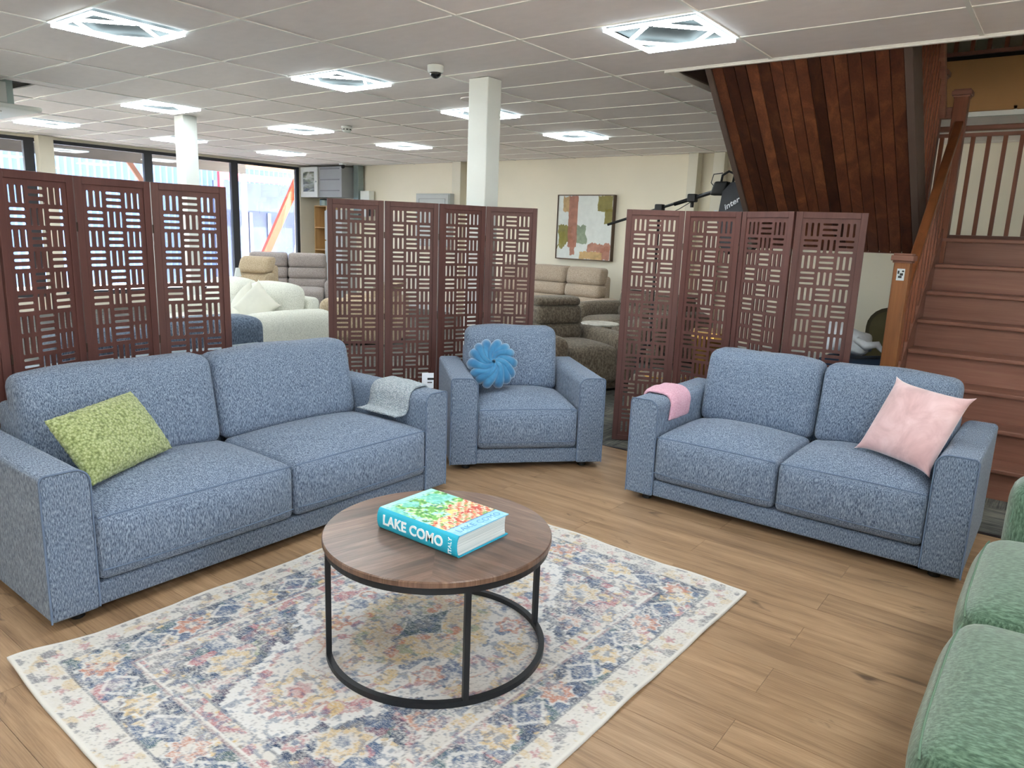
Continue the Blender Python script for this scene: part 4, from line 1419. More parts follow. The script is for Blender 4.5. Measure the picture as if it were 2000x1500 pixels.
# round knotted cushion: bundles of three padded strands, folded over one another in a pinwheel
def make_knot():
    T = thing('knot_cushion', 'round blue velvet knotted cushion on the armchair seat', 'cushion')
    RO = 0.172
    core = MB()
    core.rbox((-0.14, -0.04, -0.14), (0.14, 0.04, 0.14), 0.0399, (8, 3, 8), lambda x, y, z, u, v, w_: (x * (0.72 if abs(u) > 0.5 and abs(w_) > 0.5 else 1), y, z * (0.72 if abs(u) > 0.5 and abs(w_) > 0.5 else 1)))
    core.build('core', M_bluev, T, smooth=True)
    NS = 14
    for k in range(NS):
        a0 = 2 * PI * k / NS
        a0 += 0.07 * math.sin(4 * a0)                       # strands gather in loose bundles
        path = []; rad = []
        for q in range(17):
            s = q / 16
            r = 0.010 + s * (RO - 0.034 - 0.010)
            a = a0 + 1.15 * (1 - s) ** 1.4
            L = r / RO
            y = -0.062 * math.sqrt(max(0.02, 1 - L ** 2.2)) - 0.010 * (1 - s) * (k % 2)
            path.append((r * math.cos(a), y, r * math.sin(a)))
            rad.append(0.013 + 0.019 * min(1, s * 1.15))
        x, y, z = path[-1]
        for (f, yy) in ((1.035, -0.008), (1.0, 0.016), (0.82, 0.036), (0.5, 0.044)):
            path.append((x * f, yy, z * f)); rad.append(0.030)
        MB().tube(path, rad, 14).build('strand', M_bluev, T, smooth=True)
    return T
kn = make_knot()
Rk = Matrix.Rotation(CHR, 3, 'Z') @ Matrix.Rotation(math.radians(-24), 3, 'X')
kn.matrix_world = Matrix.Translation((-3.02, 3.745, 0.632)) @ Rk.to_4x4()

def knit(name, a, b, s=150):
    t = NT(name)
    co = t.coord()
    v = t.voronoi(t.mapping(co, (s, s * 0.6, s)), 1.0)
    n = t.noise(co, 60, 2)
    h = t.math('ADD', v.outputs['Distance'], t.math('MULTIPLY', n, 0.3))
    col = t.ramp(h, [(0.2, b), (0.8, a)])
    return t.done(col, 1.0, 0, t.bump(h, 0.7, 0.006), 0.1, 0.2)
M_gknit = knit('grey_knit', S(150, 160, 168), S(208, 215, 218))
M_pknit = knit('pink_knit', S(222, 166, 184), S(242, 200, 214), 190)
def drape(name, label, mat, sofa_xy, prof, y0, y1, th, trim=None, wob=0.004, seed=0, skew=0.0):
    """cloth over an arm: prof is a path in local x,z; swept between local y0..y1 with thickness"""
    P = [Vector((p[0], 0, p[1])) for p in prof]
    # resample
    L = [0]
    for a, b in zip(P[:-1], P[1:]): L.append(L[-1] + (b - a).length)
    n = 60
    pts = []
    for k in range(n + 1):
        s = L[-1] * k / n
        i = max(j for j in range(len(L)) if L[j] <= s + 1e-9)
        i = min(i, len(P) - 2)
        f = (s - L[i]) / max(1e-6, L[i + 1] - L[i])
        pts.append(P[i].lerp(P[i + 1], f))
    nrm = []
    for k in range(n + 1):
        a = pts[max(0, k - 1)]; b = pts[min(n, k + 1)]
        d = (b - a).normalized()
        nrm.append(Vector((d.z, 0, -d.x)))
    m = 26
    vs = []; fs = []
    rs = random.Random(seed)
    ph = [rs.random() * 6 for _ in range(4)]
    for lay in (0, 1):
        for k in range(n + 1):
            s = k / n
            for j in range(m + 1):
                v = j / m
                yy = y0 + (y1 - y0) * v + skew * (s - 0.5) + 0.006 * math.sin(7 * s + ph[0])
                edge = min(v, 1 - v, s * 2.0, (1 - s) * 2.0)
                t = th * (0.35 + 0.65 * min(1, edge * 8))
                off = (0.003 if lay == 0 else t + 0.003) + (wob * (math.sin(9 * s + 5 * v + ph[1]) + math.sin(14 * v + ph[2]) + 2) * 0.5 if lay else wob * 0)
                p = pts[k] + nrm[k] * off
                vs.append((p.x, yy, p.z))
    N = (n + 1) * (m + 1)
    def I(l, k, j): return l * N + k * (m + 1) + j
    for k in range(n):
        for j in range(m):
            fs.append((I(1, k, j), I(1, k + 1, j), I(1, k + 1, j + 1), I(1, k, j + 1)))
            fs.append((I(0, k, j), I(0, k, j + 1), I(0, k + 1, j + 1), I(0, k + 1, j)))
    for k in range(n):
        fs.append((I(0, k, 0), I(0, k + 1, 0), I(1, k + 1, 0), I(1, k, 0)))
        fs.append((I(0, k, m), I(1, k, m), I(1, k + 1, m), I(0, k + 1, m)))
    for j in range(m):
        fs.append((I(0, 0, j), I(1, 0, j), I(1, 0, j + 1), I(0, 0, j + 1)))
        fs.append((I(0, n, j), I(0, n, j + 1), I(1, n, j + 1), I(1, n, j)))
    o = MB().add(vs, fs).build(name, mat, None, smooth=True)
    fixn(o)
    o.location = sofa_xy[0]; o.rotation_euler = (0, 0, sofa_xy[1])
    return tag(o, label, 'throw')
# grey throw: over the far arm of the long sofa, falling inwards onto the seat
iwL = 2.10 - 2 * 0.168; xi = iwL / 2
gprof = [(xi + 0.168 + 0.004, 0.545), (xi + 0.168 + 0.004, 0.585)]
gprof += [(xi + 0.15, 0.604), (xi + 0.10, 0.606), (xi + 0.055, 0.605), (xi + 0.03, 0.598), (xi + 0.012, 0.582), (xi + 0.0, 0.560), (xi - 0.004, 0.52), (xi - 0.010, 0.49), (xi - 0.03, 0.466), (xi - 0.06, 0.462), (xi - 0.12, 0.466)]
drape('throw_blanket', 'light grey knitted throw over the arm of the long sofa', M_gknit, ((-2.76, 1.975, 0), PI / 2), gprof, 0.14, 0.46, 0.012, seed=3, skew=-0.04)
iwR = 1.715 - 2 * 0.168; xr = -iwR / 2
pprof = [(xr + 0.004, 0.470), (xr + 0.003, 0.52), (xr + 0.001, 0.56), (xr - 0.012, 0.584), (xr - 0.03, 0.598), (xr - 0.055, 0.605), (xr - 0.10, 0.606), (xr - 0.15, 0.604), (xr - 0.168 - 0.004, 0.590), (xr - 0.172, 0.55)]
drape('throw_blanket', 'pink knitted throw folded over the arm of the two-seater', M_pknit, ((-1.068, 3.68, 0), 0), pprof, 0.17, 0.43, 0.020, seed=6, skew=0.06)
# price card standing behind the armchair
pc = thing('price_card', 'small white price card beside the armchair arm', 'sign', (-3.20, 3.33, 0), CHR)
MB().box((-0.045, -0.002, 0.50), (0.03, 0.002, 0.60)).build('card', plain('white_card', S(228, 232, 240), 0.5), pc)
MB().box((-0.01, -0.0035, 0.555), (0.03, -0.0021, 0.568)).build('card_print', M_blackp, pc)
MB().box((-0.01, -0.0035, 0.535), (0.02, -0.0021, 0.541)).build('card_print', M_blackp, pc)
MB().lathe([(0.05, 0), (0.05, 0.006), (0.005, 0.01), (0.005, 0.50)], 16, (0, 0.006, 0)).build('card_stand', M_black, pc)

# ------------------------------------------------------------------ showroom furniture further back
def soft_box(T, name, lo, hi, r, mat, n=(8, 8, 6), crown=0.0, front=0.0, lean=0.0):
    def f(x, y, z, u, v, w_):
        if z > 0 and crown: z += crown * (1 - abs(u) ** 3) * (1 - abs(v) ** 3)
        if y < 0 and front: y -= front * (1 - u ** 4) * (1 - abs(w_) ** 3)
        if lean: y += lean * z
        return (x, y, z)
    return MB().rbox(lo, hi, r, n, f).build(name, mat, T, smooth=True)
def recliner(name, label, cat, loc, rz, W, n, mat, D=0.95, H=1.04, AH=0.60, AW=0.24, tilt=0.16):
    """local: x along the width, front at y=0, back at y=D"""
    T = thing(name, label, cat, loc, rz)
    iw = W - 2 * AW
    soft_box(T, 'base', (-W / 2 + 0.03, 0.06, 0.03), (W / 2 - 0.03, D - 0.05, 0.26), 0.03, mat)
    for s in (-1, 1):
        a, b = sorted((s * (iw / 2 + 0.003), s * W / 2))
        soft_box(T, 'arm', (a, 0.0, 0.05), (b, D - 0.06, AH), 0.09, mat, (4, 8, 6), 0.02, 0.02)
    for k in range(n):
        x0 = -iw / 2 + k * iw / n + 0.003; x1 = x0 + iw / n - 0.006
        soft_box(T, 'seat', (x0, -0.03, 0.10), (x1, D - 0.32, 0.46), 0.07, mat, (8, 8, 6), 0.03, 0.03)
        soft_box(T, 'lumbar_pad', (x0, D - 0.36, 0.44), (x1, D - 0.13, 0.62), 0.06, mat, (8, 5, 5), 0.0, 0.03, tilt)
        soft_box(T, 'back_pad', (x0, D - 0.34, 0.60), (x1, D - 0.10, 0.80), 0.06, mat, (8, 5, 5), 0.0, 0.03, tilt)
        soft_box(T, 'headrest', (x0 + 0.005, D - 0.31, 0.785), (x1 - 0.005, D - 0.07, H), 0.06, mat, (8, 5, 5), 0.0, 0.025, tilt)
    soft_box(T, 'back_shell', (-iw / 2, D - 0.16, 0.20), (iw / 2, D, H - 0.12), 0.05, mat)
    return T
recliner('recliner_sofa', 'beige high-backed recliner sofa below the abstract painting', 'sofa', (-6.42, 8.62, 0), 0, 2.36, 3, M_beige)
recliner('recliner_chair', 'dark taupe suede recliner beside the marble side table', 'armchair', (-3.52, 5.93, 0), math.radians(66), 1.02, 1, M_taupe, D=0.98, H=0.88, AH=0.56)
recliner('recliner_sofa', 'taupe suede sofa behind the marble side table', 'sofa', (-4.55, 8.02, 0), math.radians(-20), 1.7, 2, M_taupe, H=0.80, AH=0.62)
recliner('recliner_chair', 'tan recliner tilted back in front of the windows', 'armchair', (-9.25, 5.55, 0), math.radians(25), 0.98, 1, M_tanup, D=1.05, H=1.02, AH=0.52, tilt=0.5)
recliner('recliner_sofa', 'warm grey recliner sofa against the window corner', 'sofa', (-10.15, 7.15, 0), math.radians(48), 1.75, 2, M_warmgrey, H=1.03, AH=0.62)
recliner('recliner_chair', 'tan recliner behind the cream sofa, left of the middle screen', 'armchair', (-7.9, 6.35, 0), math.radians(-60), 1.05, 1, M_tanup, D=0.98, H=0.74, AH=0.58)
# cream sofa: faces the viewer's left, its right arm towards the middle screen
def cream_sofa():
    T = thing('cream_sofa', 'large cream linen sofa between the left and middle screens', 'sofa', (-7.25, 4.02, 0), 0)
    soft_box(T, 'base', (-1.05, 0.03, 0.05), (1.05, 0.97, 0.30), 0.05, M_cream)
    for s in (-1, 1):
        a, b = sorted((s * 0.80, s * 1.06))
        soft_box(T, 'arm', (a, -0.02, 0.06), (b, 1.0, 0.62), 0.10, M_cream, (5, 10, 7), 0.02)
    for k in range(2):
        x0 = -0.795 + k * 0.797; x1 = x0 + 0.79
        soft_box(T, 'seat_cushion', (x0, -0.02, 0.30), (x1, 0.70, 0.47), 0.07, M_cream, crown=0.03)
        soft_box(T, 'back_cushion', (x0 + 0.005, 0.56, 0.44), (x1 + (0.02 if k else 0), 0.82, 0.86), 0.11, M_cream, (10, 6, 8), 0.03, 0.05, 0.12)
    soft_box(T, 'back_frame', (-0.80, 0.82, 0.10), (0.80, 1.0, 0.74), 0.06, M_cream)
    return T
cream_sofa()
M_piped = plain('cream_cushion', S(222, 220, 206), 0.9)
for (lx, ly, lz, rz, rx, lab) in [(-6.66, 4.36, 0.66, 20, -22, 'cream piped cushion on the cream sofa, nearer its arm'), (-6.98, 4.40, 0.64, -12, -25, 'cream piped cushion on the cream sofa, behind the other one')]:
    o = pillow_mesh(0.40, 0.38, 0.14, 0.012, 20, seed=int(abs(lx) * 10)).build('cushion', M_piped, None, smooth=True)
    place(o, (lx, ly, lz), Matrix.Rotation(math.radians(rz), 3, 'Z') @ Matrix.Rotation(math.radians(rx), 3, 'X') @ Matrix.Rotation(math.radians(38), 3, 'Y'))
    tag(o, lab, 'cushion')
# slate chaise behind the left screen
T = thing('chaise', 'slate blue chaise sofa with dark back cushion behind the left screen', 'sofa', (-5.25, 2.75, 0), 0)
soft_box(T, 'base', (-0.62, -1.05, 0.05), (0.50, 1.20, 0.30), 0.05, M_slate3)
soft_box(T, 'seat_cushion', (-0.62, -1.0, 0.30), (0.28, 0.12, 0.44), 0.06, M_slate3, crown=0.02)
soft_box(T, 'seat_cushion', (-0.62, 0.13, 0.30), (0.50, 1.20, 0.43), 0.06, M_slate3, crown=0.02)
soft_box(T, 'back_cushion', (0.06, -0.96, 0.44), (0.42, -0.30, 0.76), 0.08, M_slate2, crown=0.02)
soft_box(T, 'back_cushion', (0.06, -0.29, 0.44), (0.42, 0.50, 0.80), 0.08, M_slate2, crown=0.02)
soft_box(T, 'back_frame', (0.36, -1.05, 0.28), (0.52, 0.46, 0.62), 0.05, M_slate3)
# marble side table
T = thing('side_table', 'small round marble side table on thin brass legs', 'side table', (-4.13, 7.02, 0))
tm_ = NT('marble'); co = tm_.coord(); nz = tm_.noise(co, 9, 5, 0.65, 2.0)
M_marble = tm_.done(tm_.ramp(nz, [(0.35, S(150, 146, 136)), (0.5, S(206, 202, 192)), (0.65, S(226, 224, 216))]), 0.3)
MB().lathe([(0.0001, 0.535), (0.205, 0.535), (0.215, 0.545), (0.205, 0.556), (0.0001, 0.556)], 40).build('tabletop', M_marble, T)
for k in range(3):
    a = k * 2 * PI / 3 + 0.4
    MB().tube([(0.03 * math.cos(a), 0.03 * math.sin(a), 0.534), (0.045 * math.cos(a), 0.045 * math.sin(a), 0.012)], 0.008, 8).build('leg', M_gold, T, smooth=True)
MB().lathe([(0.15, 0), (0.15, 0.008), (0.14, 0.012), (0.0001, 0.012)], 32).build('base', M_gold, T)
# gold drum table and patterned pouf glimpsed through the right-hand screen
T = thing('drum_table', 'gold ribbed drum table glimpsed through the right screen', 'side table', (-2.42, 6.05, 0))
MB().lathe([(0.17, 0), (0.19, 0.02), (0.15, 0.35), (0.19, 0.68), (0.17, 0.72), (0.0001, 0.72)], 16).build('drum', M_gold, T)
MB().lathe([(0.20, 0.7205), (0.205, 0.726), (0.20, 0.735), (0.0001, 0.735)], 24).build('tabletop', M_gold, T)
tz = NT('zigzag_weave'); co = tz.coord()
wv = tz.n('ShaderNodeTexWave', wave_type='BANDS'); tz.l(tz.mapping(co, (14, 14, 14), rot=(0.5, 0.6, 0)), wv.inputs[0]); wv.inputs['Distortion'].default_value = 3.0
M_zig = tz.done(tz.ramp(wv.outputs['Color'], [(0.45, S(44, 34, 28)), (0.55, S(196, 184, 162))]), 0.9)
T = thing('pouf', 'black and cream patterned pouf glimpsed through the right screen', 'pouf', (-2.62, 5.55, 0))
MB().rbox((-0.24, -0.24, 0.0), (0.24, 0.24, 0.40), 0.10, (6, 6, 6)).build('cover', M_zig, T, smooth=True)
MB().tube([(0.2 * math.cos(a), 0.2 * math.sin(a), 0.385) for a in np.linspace(0, 2 * PI, 24, endpoint=False)], 0.008, 6, closed=True).build('welt', M_gold, T, smooth=True)
# small table lamp by the windows
T = thing('table_lamp', 'small white cone-shaded lamp by the window mullion', 'lamp', (-8.80, 5.50, 0))
MB().lathe([(0.045, 0.80), (0.025, 0.913), (0.0001, 0.913)], 20).build('lamp_shade', M_white, T)
MB().lathe([(0.006, 0.03), (0.006, 0.799)], 8).build('pole', M_black, T)
MB().lathe([(0.10, 0.0), (0.10, 0.02), (0.006, 0.03)], 20).build('base', M_black, T)

# ------------------------------------------------------------------ painting
def make_painting():
    T = thing('painting', 'square abstract painting in olive, terracotta and white on the far wall', 'painting', (-6.30, YB - 0.045, 1.118), 0)
    W_, H_ = 1.036, 1.010
    n = 200
    u = np.linspace(0, 1, n + 1)
    U, V = np.meshgrid(u, u, indexing='ij')
    n1 = fbm(U * 7, V * 7, 3, 3) - 0.5; n2 = fbm(U * 30, V * 5, 8, 2) - 0.5; n3 = fbm(U * 18, V * 18, 12, 3)
    C = np.zeros(U.shape + (3,)); C[:] = LIN((232, 236, 232)); C *= (0.94 + 0.12 * n3)[..., None]
    def blob(x0, x1, y0, y1, c, wob=0.06, a=0.95):
        uu = U + n1 * wob; vv = V + n2 * wob
        m = ((uu > x0) & (uu < x1) & (vv > y0) & (vv < y1)).astype(float)[..., None] * a
        cc = LIN(c) * (0.75 + 0.5 * n3)[..., None]
        C[:] = C * (1 - m) + cc * m
    blob(0.09, 0.20, 0.74, 0.99, (198, 164, 116)); blob(0.02, 0.28, 0.24, 0.53, (134, 126, 58), 0.10); blob(0.02, 0.14, 0.17, 0.40, (150, 142, 74), 0.10)
    blob(0.36, 0.54, 0.24, 0.53, (150, 164, 138), 0.08); blob(0.20, 0.37, 0.18, 1.0, (176, 120, 100), 0.03); blob(0.24, 0.33, 0.05, 0.3, (176, 120, 100), 0.04)
    blob(0.73, 1.0, 0.76, 1.0, (142, 130, 66), 0.05); blob(0.86, 1.0, 0.57, 0.8, (142, 130, 66), 0.05)
    blob(0.58, 1.0, 0.12, 0.25, (186, 132, 112), 0.07); blob(0.82, 1.0, 0.0, 0.2, (180, 124, 104), 0.05); blob(0.44, 0.84, 0.0, 0.12, (206, 170, 116), 0.05)
    x = (U - 0.5) * (W_ - 0.03); z = V * (H_ - 0.03) + 0.015
    top = np.stack([x, np.full(U.shape, -0.030), z], -1).reshape(-1, 3)
    idx = np.arange((n + 1) ** 2).reshape(n + 1, n + 1)
    q = np.stack([idx[:-1, :-1], idx[1:, :-1], idx[1:, 1:], idx[:-1, 1:]], -1).reshape(-1, 4)
    me = bpy.data.meshes.new('canvas')
    me.from_pydata(top.tolist(), [], q.tolist())
    set_colors(me, np.clip(C.reshape(-1, 3), 0, 1))
    t = NT('paint'); at = t.n('ShaderNodeVertexColor'); at.layer_name = 'Col'
    me.materials.append(t.done(at.outputs[0], 0.7, 0, t.bump(t.noise(t.coord(), 40, 3), 0.2, 0.004), 0.3))
    cv = link('canvas', me, T)
    MB().box((-W_ / 2 + 0.013, -0.0298, 0.014), (W_ / 2 - 0.013, 0.012, H_ - 0.014)).build('stretcher', M_offwhite, T)
    fm = plain('walnut_frame', S(92, 68, 50), 0.5)
    w_ = 0.012
    for (a, b) in [((-W_ / 2, 0), (-W_ / 2 + w_, H_)), ((W_ / 2 - w_, 0), (W_ / 2, H_)), ((-W_ / 2 + w_, 0), (W_ / 2 - w_, w_)), ((-W_ / 2 + w_, H_ - w_), (W_ / 2 - w_, H_))]:
        MB().box((a[0], -0.045, a[1]), (b[0], 0.040, b[1])).build('frame_bar', fm, T)
make_painting()

# ------------------------------------------------------------------ studio light on a boom
def make_softbox():
    T = thing('studio_light', 'black softbox on a boom arm stand behind the right screen', 'studio light', (-3.50, 7.0, 0))
    def q(x, z, y=7.0): return (x + 3.50, y - 7.0, z)
    MB().tube([q(-3.50, 0.35), q(-3.50, 1.74)], 0.015, 10).build('stand_pole', M_black, T, smooth=True)
    for k in range(3):
        a = k * 2 * PI / 3 + 0.3
        MB().tube([(0.016 * math.cos(a), 0.016 * math.sin(a), 0.45), (0.45 * math.cos(a), 0.45 * math.sin(a), 0.012)], 0.011, 8).build('stand_leg', M_black, T, smooth=True)
    MB().tube([q(-4.10, 1.625), q(-2.93, 1.972)], 0.014, 10).build('boom_arm', M_black, T, smooth=True)
    MB().tube([q(-3.34, 1.845), q(-2.93, 1.967)], 0.020, 10).build('boom_sleeve', M_black, T, smooth=True)
    for (x, z) in ((-3.50, 1.803), (-3.15, 1.905)):
        c = MB().rbox((x + 3.50 - 0.045, -0.035, z - 0.04), (x + 3.50 + 0.045, 0.035, z + 0.04), 0.012, (3, 3, 3)).build('clamp', M_blackp, T)
        MB().tube([q(x, z - 0.09), q(x, z - 0.041)], 0.018, 10).build('knob', M_blackp, c, smooth=True)
    MB().rbox((0.56, -0.05, 1.93), (0.70, 0.05, 2.06), 0.02, (3, 3, 3), lambda x, y, z, u, v, w_: (x + z * 0.3, y, z)).build('lamp_head', M_blackp, T, smooth=True)
    MB().tube([q(-2.87, 2.04), q(-2.86, 2.12), q(-2.80, 2.155), q(-2.74, 2.13), q(-2.75, 2.05)], 0.012, 8).build('handle', M_blackp, T, smooth=True)
    MB().tube([q(-2.9, 1.98), q(-2.97, 2.05), q(-2.95, 2.13), q(-2.86, 2.14)], 0.005, 6).build('cable', M_blackp, T, smooth=True)
    MB().tube([q(-3.55, 1.72), q(-3.42, 1.735), q(-3.28, 1.80), q(-3.16, 1.87)], 0.004, 6).build('cable', M_blackp, T, smooth=True)
    # softbox: pyramid opening down and to the right
    ax = Vector((0.74, 0, -0.67)); side = Vector((0.67, 0, 0.74)); dep = Vector((0, 1, 0))
    o = Vector(q(-2.80, 2.02))
    vs = []
    for (d, s) in ((0.02, 0.06), (0.22, 0.23), (0.40, 0.33), (0.50, 0.36), (0.56, 0.36)):
        for (i, j) in ((-1, -1), (1, -1), (1, 1), (-1, 1)):
            vs.append(o + ax * d + side * (s * i) + dep * (s * j * 0.9))
    fs = [(0, 3, 2, 1)]
    for r in range(4):
        for k in range(4):
            k2 = (k + 1) % 4
            fs.append((r * 4 + k, r * 4 + k2, r * 4 + 4 + k2, r * 4 + 4 + k))
    cloth = plain('black_nylon', S(38, 40, 46), 0.55, var=0.12)
    sb = fixn(MB().add(vs, fs).build('softbox', cloth, T))
    MB().add([o + ax * 0.53 + side * (0.352 * i) + dep * (0.317 * j) for (i, j) in ((-1, -1), (1, -1), (1, 1), (-1, 1))], [(0, 1, 2, 3)]).build('diffuser', M_white, sb)
    # lettering along the lower flank
    wt = plain('white_ink', S(222, 226, 230), 0.6, var=0.01)
    me = text_mesh('lettering', 'interfit', 0.088, wt, 0.0008, 0.0016)
    lo = link('lettering', me, sb)
    p0 = Vector(vs[1 * 4 + 0]) * 0.5 + Vector(vs[2 * 4 + 0]) * 0.5
    nrm = (Vector(vs[5]) - Vector(vs[4])).cross(Vector(vs[8]) - Vector(vs[4])).normalized()
    if nrm.y > 0: nrm = -nrm
    xd = (ax * 0 + Vector((0.90, 0, 0.42)))
    xd = (xd - nrm * xd.dot(nrm)).normalized(); yd = nrm.cross(xd)
    c0 = o + ax * 0.24 + side * 0.0 - dep * 0.23 * 0.9
    k_ = (Vector(vs[4]) - c0).dot(nrm)
    c0 = c0 + nrm * (k_ + 0.004)
    lo.matrix_local = Matrix(((xd.x, yd.x, nrm.x, c0.x), (xd.y, yd.y, nrm.y, c0.y), (xd.z, yd.z, nrm.z, c0.z), (0, 0, 0, 1)))
    me2 = MB().lathe([(0.018, 0), (0.036, 0), (0.036, 0.001), (0.018, 0.001)], 20).mesh('emblem', wt)
    em = link('emblem', me2, sb)
    c1 = c0 - xd * 0.235
    em.matrix_local = Matrix(((xd.x, yd.x, nrm.x, c1.x), (xd.y, yd.y, nrm.y, c1.y), (xd.z, yd.z, nrm.z, c1.z), (0, 0, 0, 1)))
make_softbox()

# ------------------------------------------------------------------ ceiling and wall fittings
def dome_camera(label, loc, r=0.058, drop=0.075):
    T = thing('security_camera', label, 'security camera', loc)
    MB().lathe([(r, 0), (r, -drop * 0.45), (r * 0.86, -drop * 0.62), (r * 0.84, -drop * 0.6), (0.0001, -drop * 0.6)], 32).build('housing', M_white, T, smooth=False)
    tb = NT('smoked_dome'); M_dome = tb.done((0.012, 0.012, 0.014, 1), 0.08, 0, None, 0.7)
    MB().lathe([(r * 0.72 * math.cos(a), -drop * 0.6 - r * 0.66 * math.sin(a)) for a in np.linspace(0, PI / 2 - 0.01, 9)], 28).build('dome', M_dome, T, smooth=True)
    return T
dome_camera('white dome security camera on the ceiling, left of the big post', (-3.995, 4.18, CEIL), 0.06, 0.085)
T = thing('smoke_detector', 'small round white smoke detector on the ceiling', 'smoke detector', (-7.30, 6.10, CEIL))
MB().lathe([(0.065, 0), (0.065, -0.02), (0.055, -0.028), (0.055, -0.05), (0.04, -0.065), (0.0001, -0.068)], 28).build('housing', M_white, T)
for k in range(8):
    a = k * PI / 4 + 0.2
    Mx = Matrix.Rotation(a, 4, 'Z') @ Matrix.Translation((0.0545, 0, -0.038))
    MB().box((-0.002, -0.012, -0.006), (0.002, 0.012, 0.006), Mx).build('vent_slot', M_blackp, T)
T = thing('ceiling_speaker', 'flat round speaker ring in the ceiling beside the big post', 'speaker', (-4.64, 5.34, CEIL))
MB().lathe([(0.105, 0.0), (0.105, -0.006), (0.093, -0.008), (0.0001, -0.008)], 40).build('grille', M_tile, T)
MB().tube([(0.10 * math.cos(a), 0.10 * math.sin(a), -0.007) for a in np.linspace(0, 2 * PI, 40, endpoint=False)], 0.005, 6, closed=True).build('rim', M_tbar, T, smooth=True)
T = thing('security_camera', 'small white bullet camera in the far window corner', 'security camera', (-11.55, 9.55, CEIL))
MB().box((-0.05, -0.05, -0.03), (0.05, 0.05, 0)).build('housing', M_white, T)
MB().lathe([(0.035, 0), (0.035, -0.05), (0.0001, -0.07)], 20, (0, 0, -0.03)).build('dome', M_blackp, T, smooth=True)
# cassette air conditioner hanging out of its ceiling opening
T = thing('air_conditioner', 'ceiling cassette air conditioner hanging below its opening at far left', 'air conditioner', (-8.35, 2.45, 0))
MB().box((-0.40, -0.40, 2.47), (0.30, 0.36, 2.735)).build('body', M_galv, T, bevel=0.006)
MB().box((-0.30, 0.361, 2.52), (-0.12, 0.385, 2.68)).build('junction_box', M_lgrey, T, bevel=0.004)
MB().box((0.301, -0.2, 2.50), (0.315, 0.1, 2.66)).build('bracket', M_lgrey, T, bevel=0.004)
MB().box((0.301, 0.18, 2.50), (0.315, 0.30, 2.68)).build('bracket', M_lgrey, T, bevel=0.004)
MB().rbox((-0.60, -0.55, 2.425), (0.55, 0.50, 2.468), 0.02, (4, 4, 2)).build('fascia', M_white, T, smooth=True)
MB().box((-0.35, -0.30, 2.415), (0.30, 0.25, 2.4245)).build('grille', M_lgrey, T)
structure(MB().box((AC_RECT[0], AC_RECT[2], CEIL + 0.052), (AC_RECT[1], AC_RECT[3], CEIL + 0.062)).build('ceiling_void', M_dark))  # near-black sheet standing in for the shade inside the opening
# grey meter cupboards high in the window corner
T = thing('meter_cabinet', 'grey wall cabinet with glazed white door high in the window corner', 'cabinet', (-12.72, 9.64, 2.06))
MB().box((-0.24, 0.0, 0), (1.02, 0.44, 0.59)).build('body', M_grey, T, bevel=0.005)
dr = MB().box((-0.242, -0.03, 0.0), (0.30, -0.001, 0.592)).build('door', M_white, T, bevel=0.005)
tv = NT('cabinet_glass'); co = tv.coord()
M_vent = tv.done(tv.ramp(tv.noise(tv.mapping(co, (3, 3, 9)), 1.0, 3, 0.5, 1.0), [(0.35, S(60, 60, 50)), (0.5, S(120, 124, 96)), (0.6, S(196, 198, 184))]), 0.2)
MB().box((-0.15, -0.034, 0.11), (0.20, -0.0305, 0.50)).build('glass', M_vent, dr)
MB().box((0.255, -0.042, 0.29), (0.275, -0.0305, 0.32)).build('lock', M_galv, dr)
for z in (0.12, 0.33, 0.54):
    MB().box((0.36, -0.006, z), (0.95, -0.0005, z + 0.02)).build('louvre', plain('dark_grey_enamel', S(120, 122, 122), 0.5), T)
T = thing('conduit_duct', 'galvanised duct with white boxes beside the grey wall cabinet', 'duct', (-11.60, 9.95, 0))
MB().box((-0.07, -0.04, 1.6), (0.07, 0.10, CEIL)).build('duct', M_galv, T, bevel=0.004)
MB().box((0.12, -0.03, 1.98), (0.38, 0.10, 2.20)).build('box', M_white, T, bevel=0.004)
MB().box((0.08, -0.05, 1.75), (0.22, 0.08, 1.97)).build('box', M_grey, T, bevel=0.004)
MB().box((0.23, -0.05, 1.70), (0.36, 0.08, 1.97)).build('box', M_white, T, bevel=0.004)
MB().box((0.365, -0.04, 1.72), (0.40, 0.08, 1.98)).build('box', M_blackp, T, bevel=0.004)
T = thing('meter_cabinet', 'light grey panelled cabinet on the far wall, left of the big post', 'cabinet', (-9.42, YB - 0.27, 1.2))
MB().box((-0.42, 0, 0), (0.42, 0.26, 0.94)).build('body', M_lgrey, T, bevel=0.005)
MB().box((-0.40, -0.02, 0.02), (0.40, -0.001, 0.92)).build('door', M_lgrey, T, bevel=0.006)
for (a, b) in [((-0.33, 0.10), (0.33, 0.112)), ((-0.33, 0.84), (0.33, 0.852)), ((-0.33, 0.112), (-0.318, 0.84)), ((0.318, 0.112), (0.33, 0.84))]:
    MB().box((a[0], -0.026, a[1]), (b[0], -0.0205, b[1])).build('door_moulding', M_grey, T)
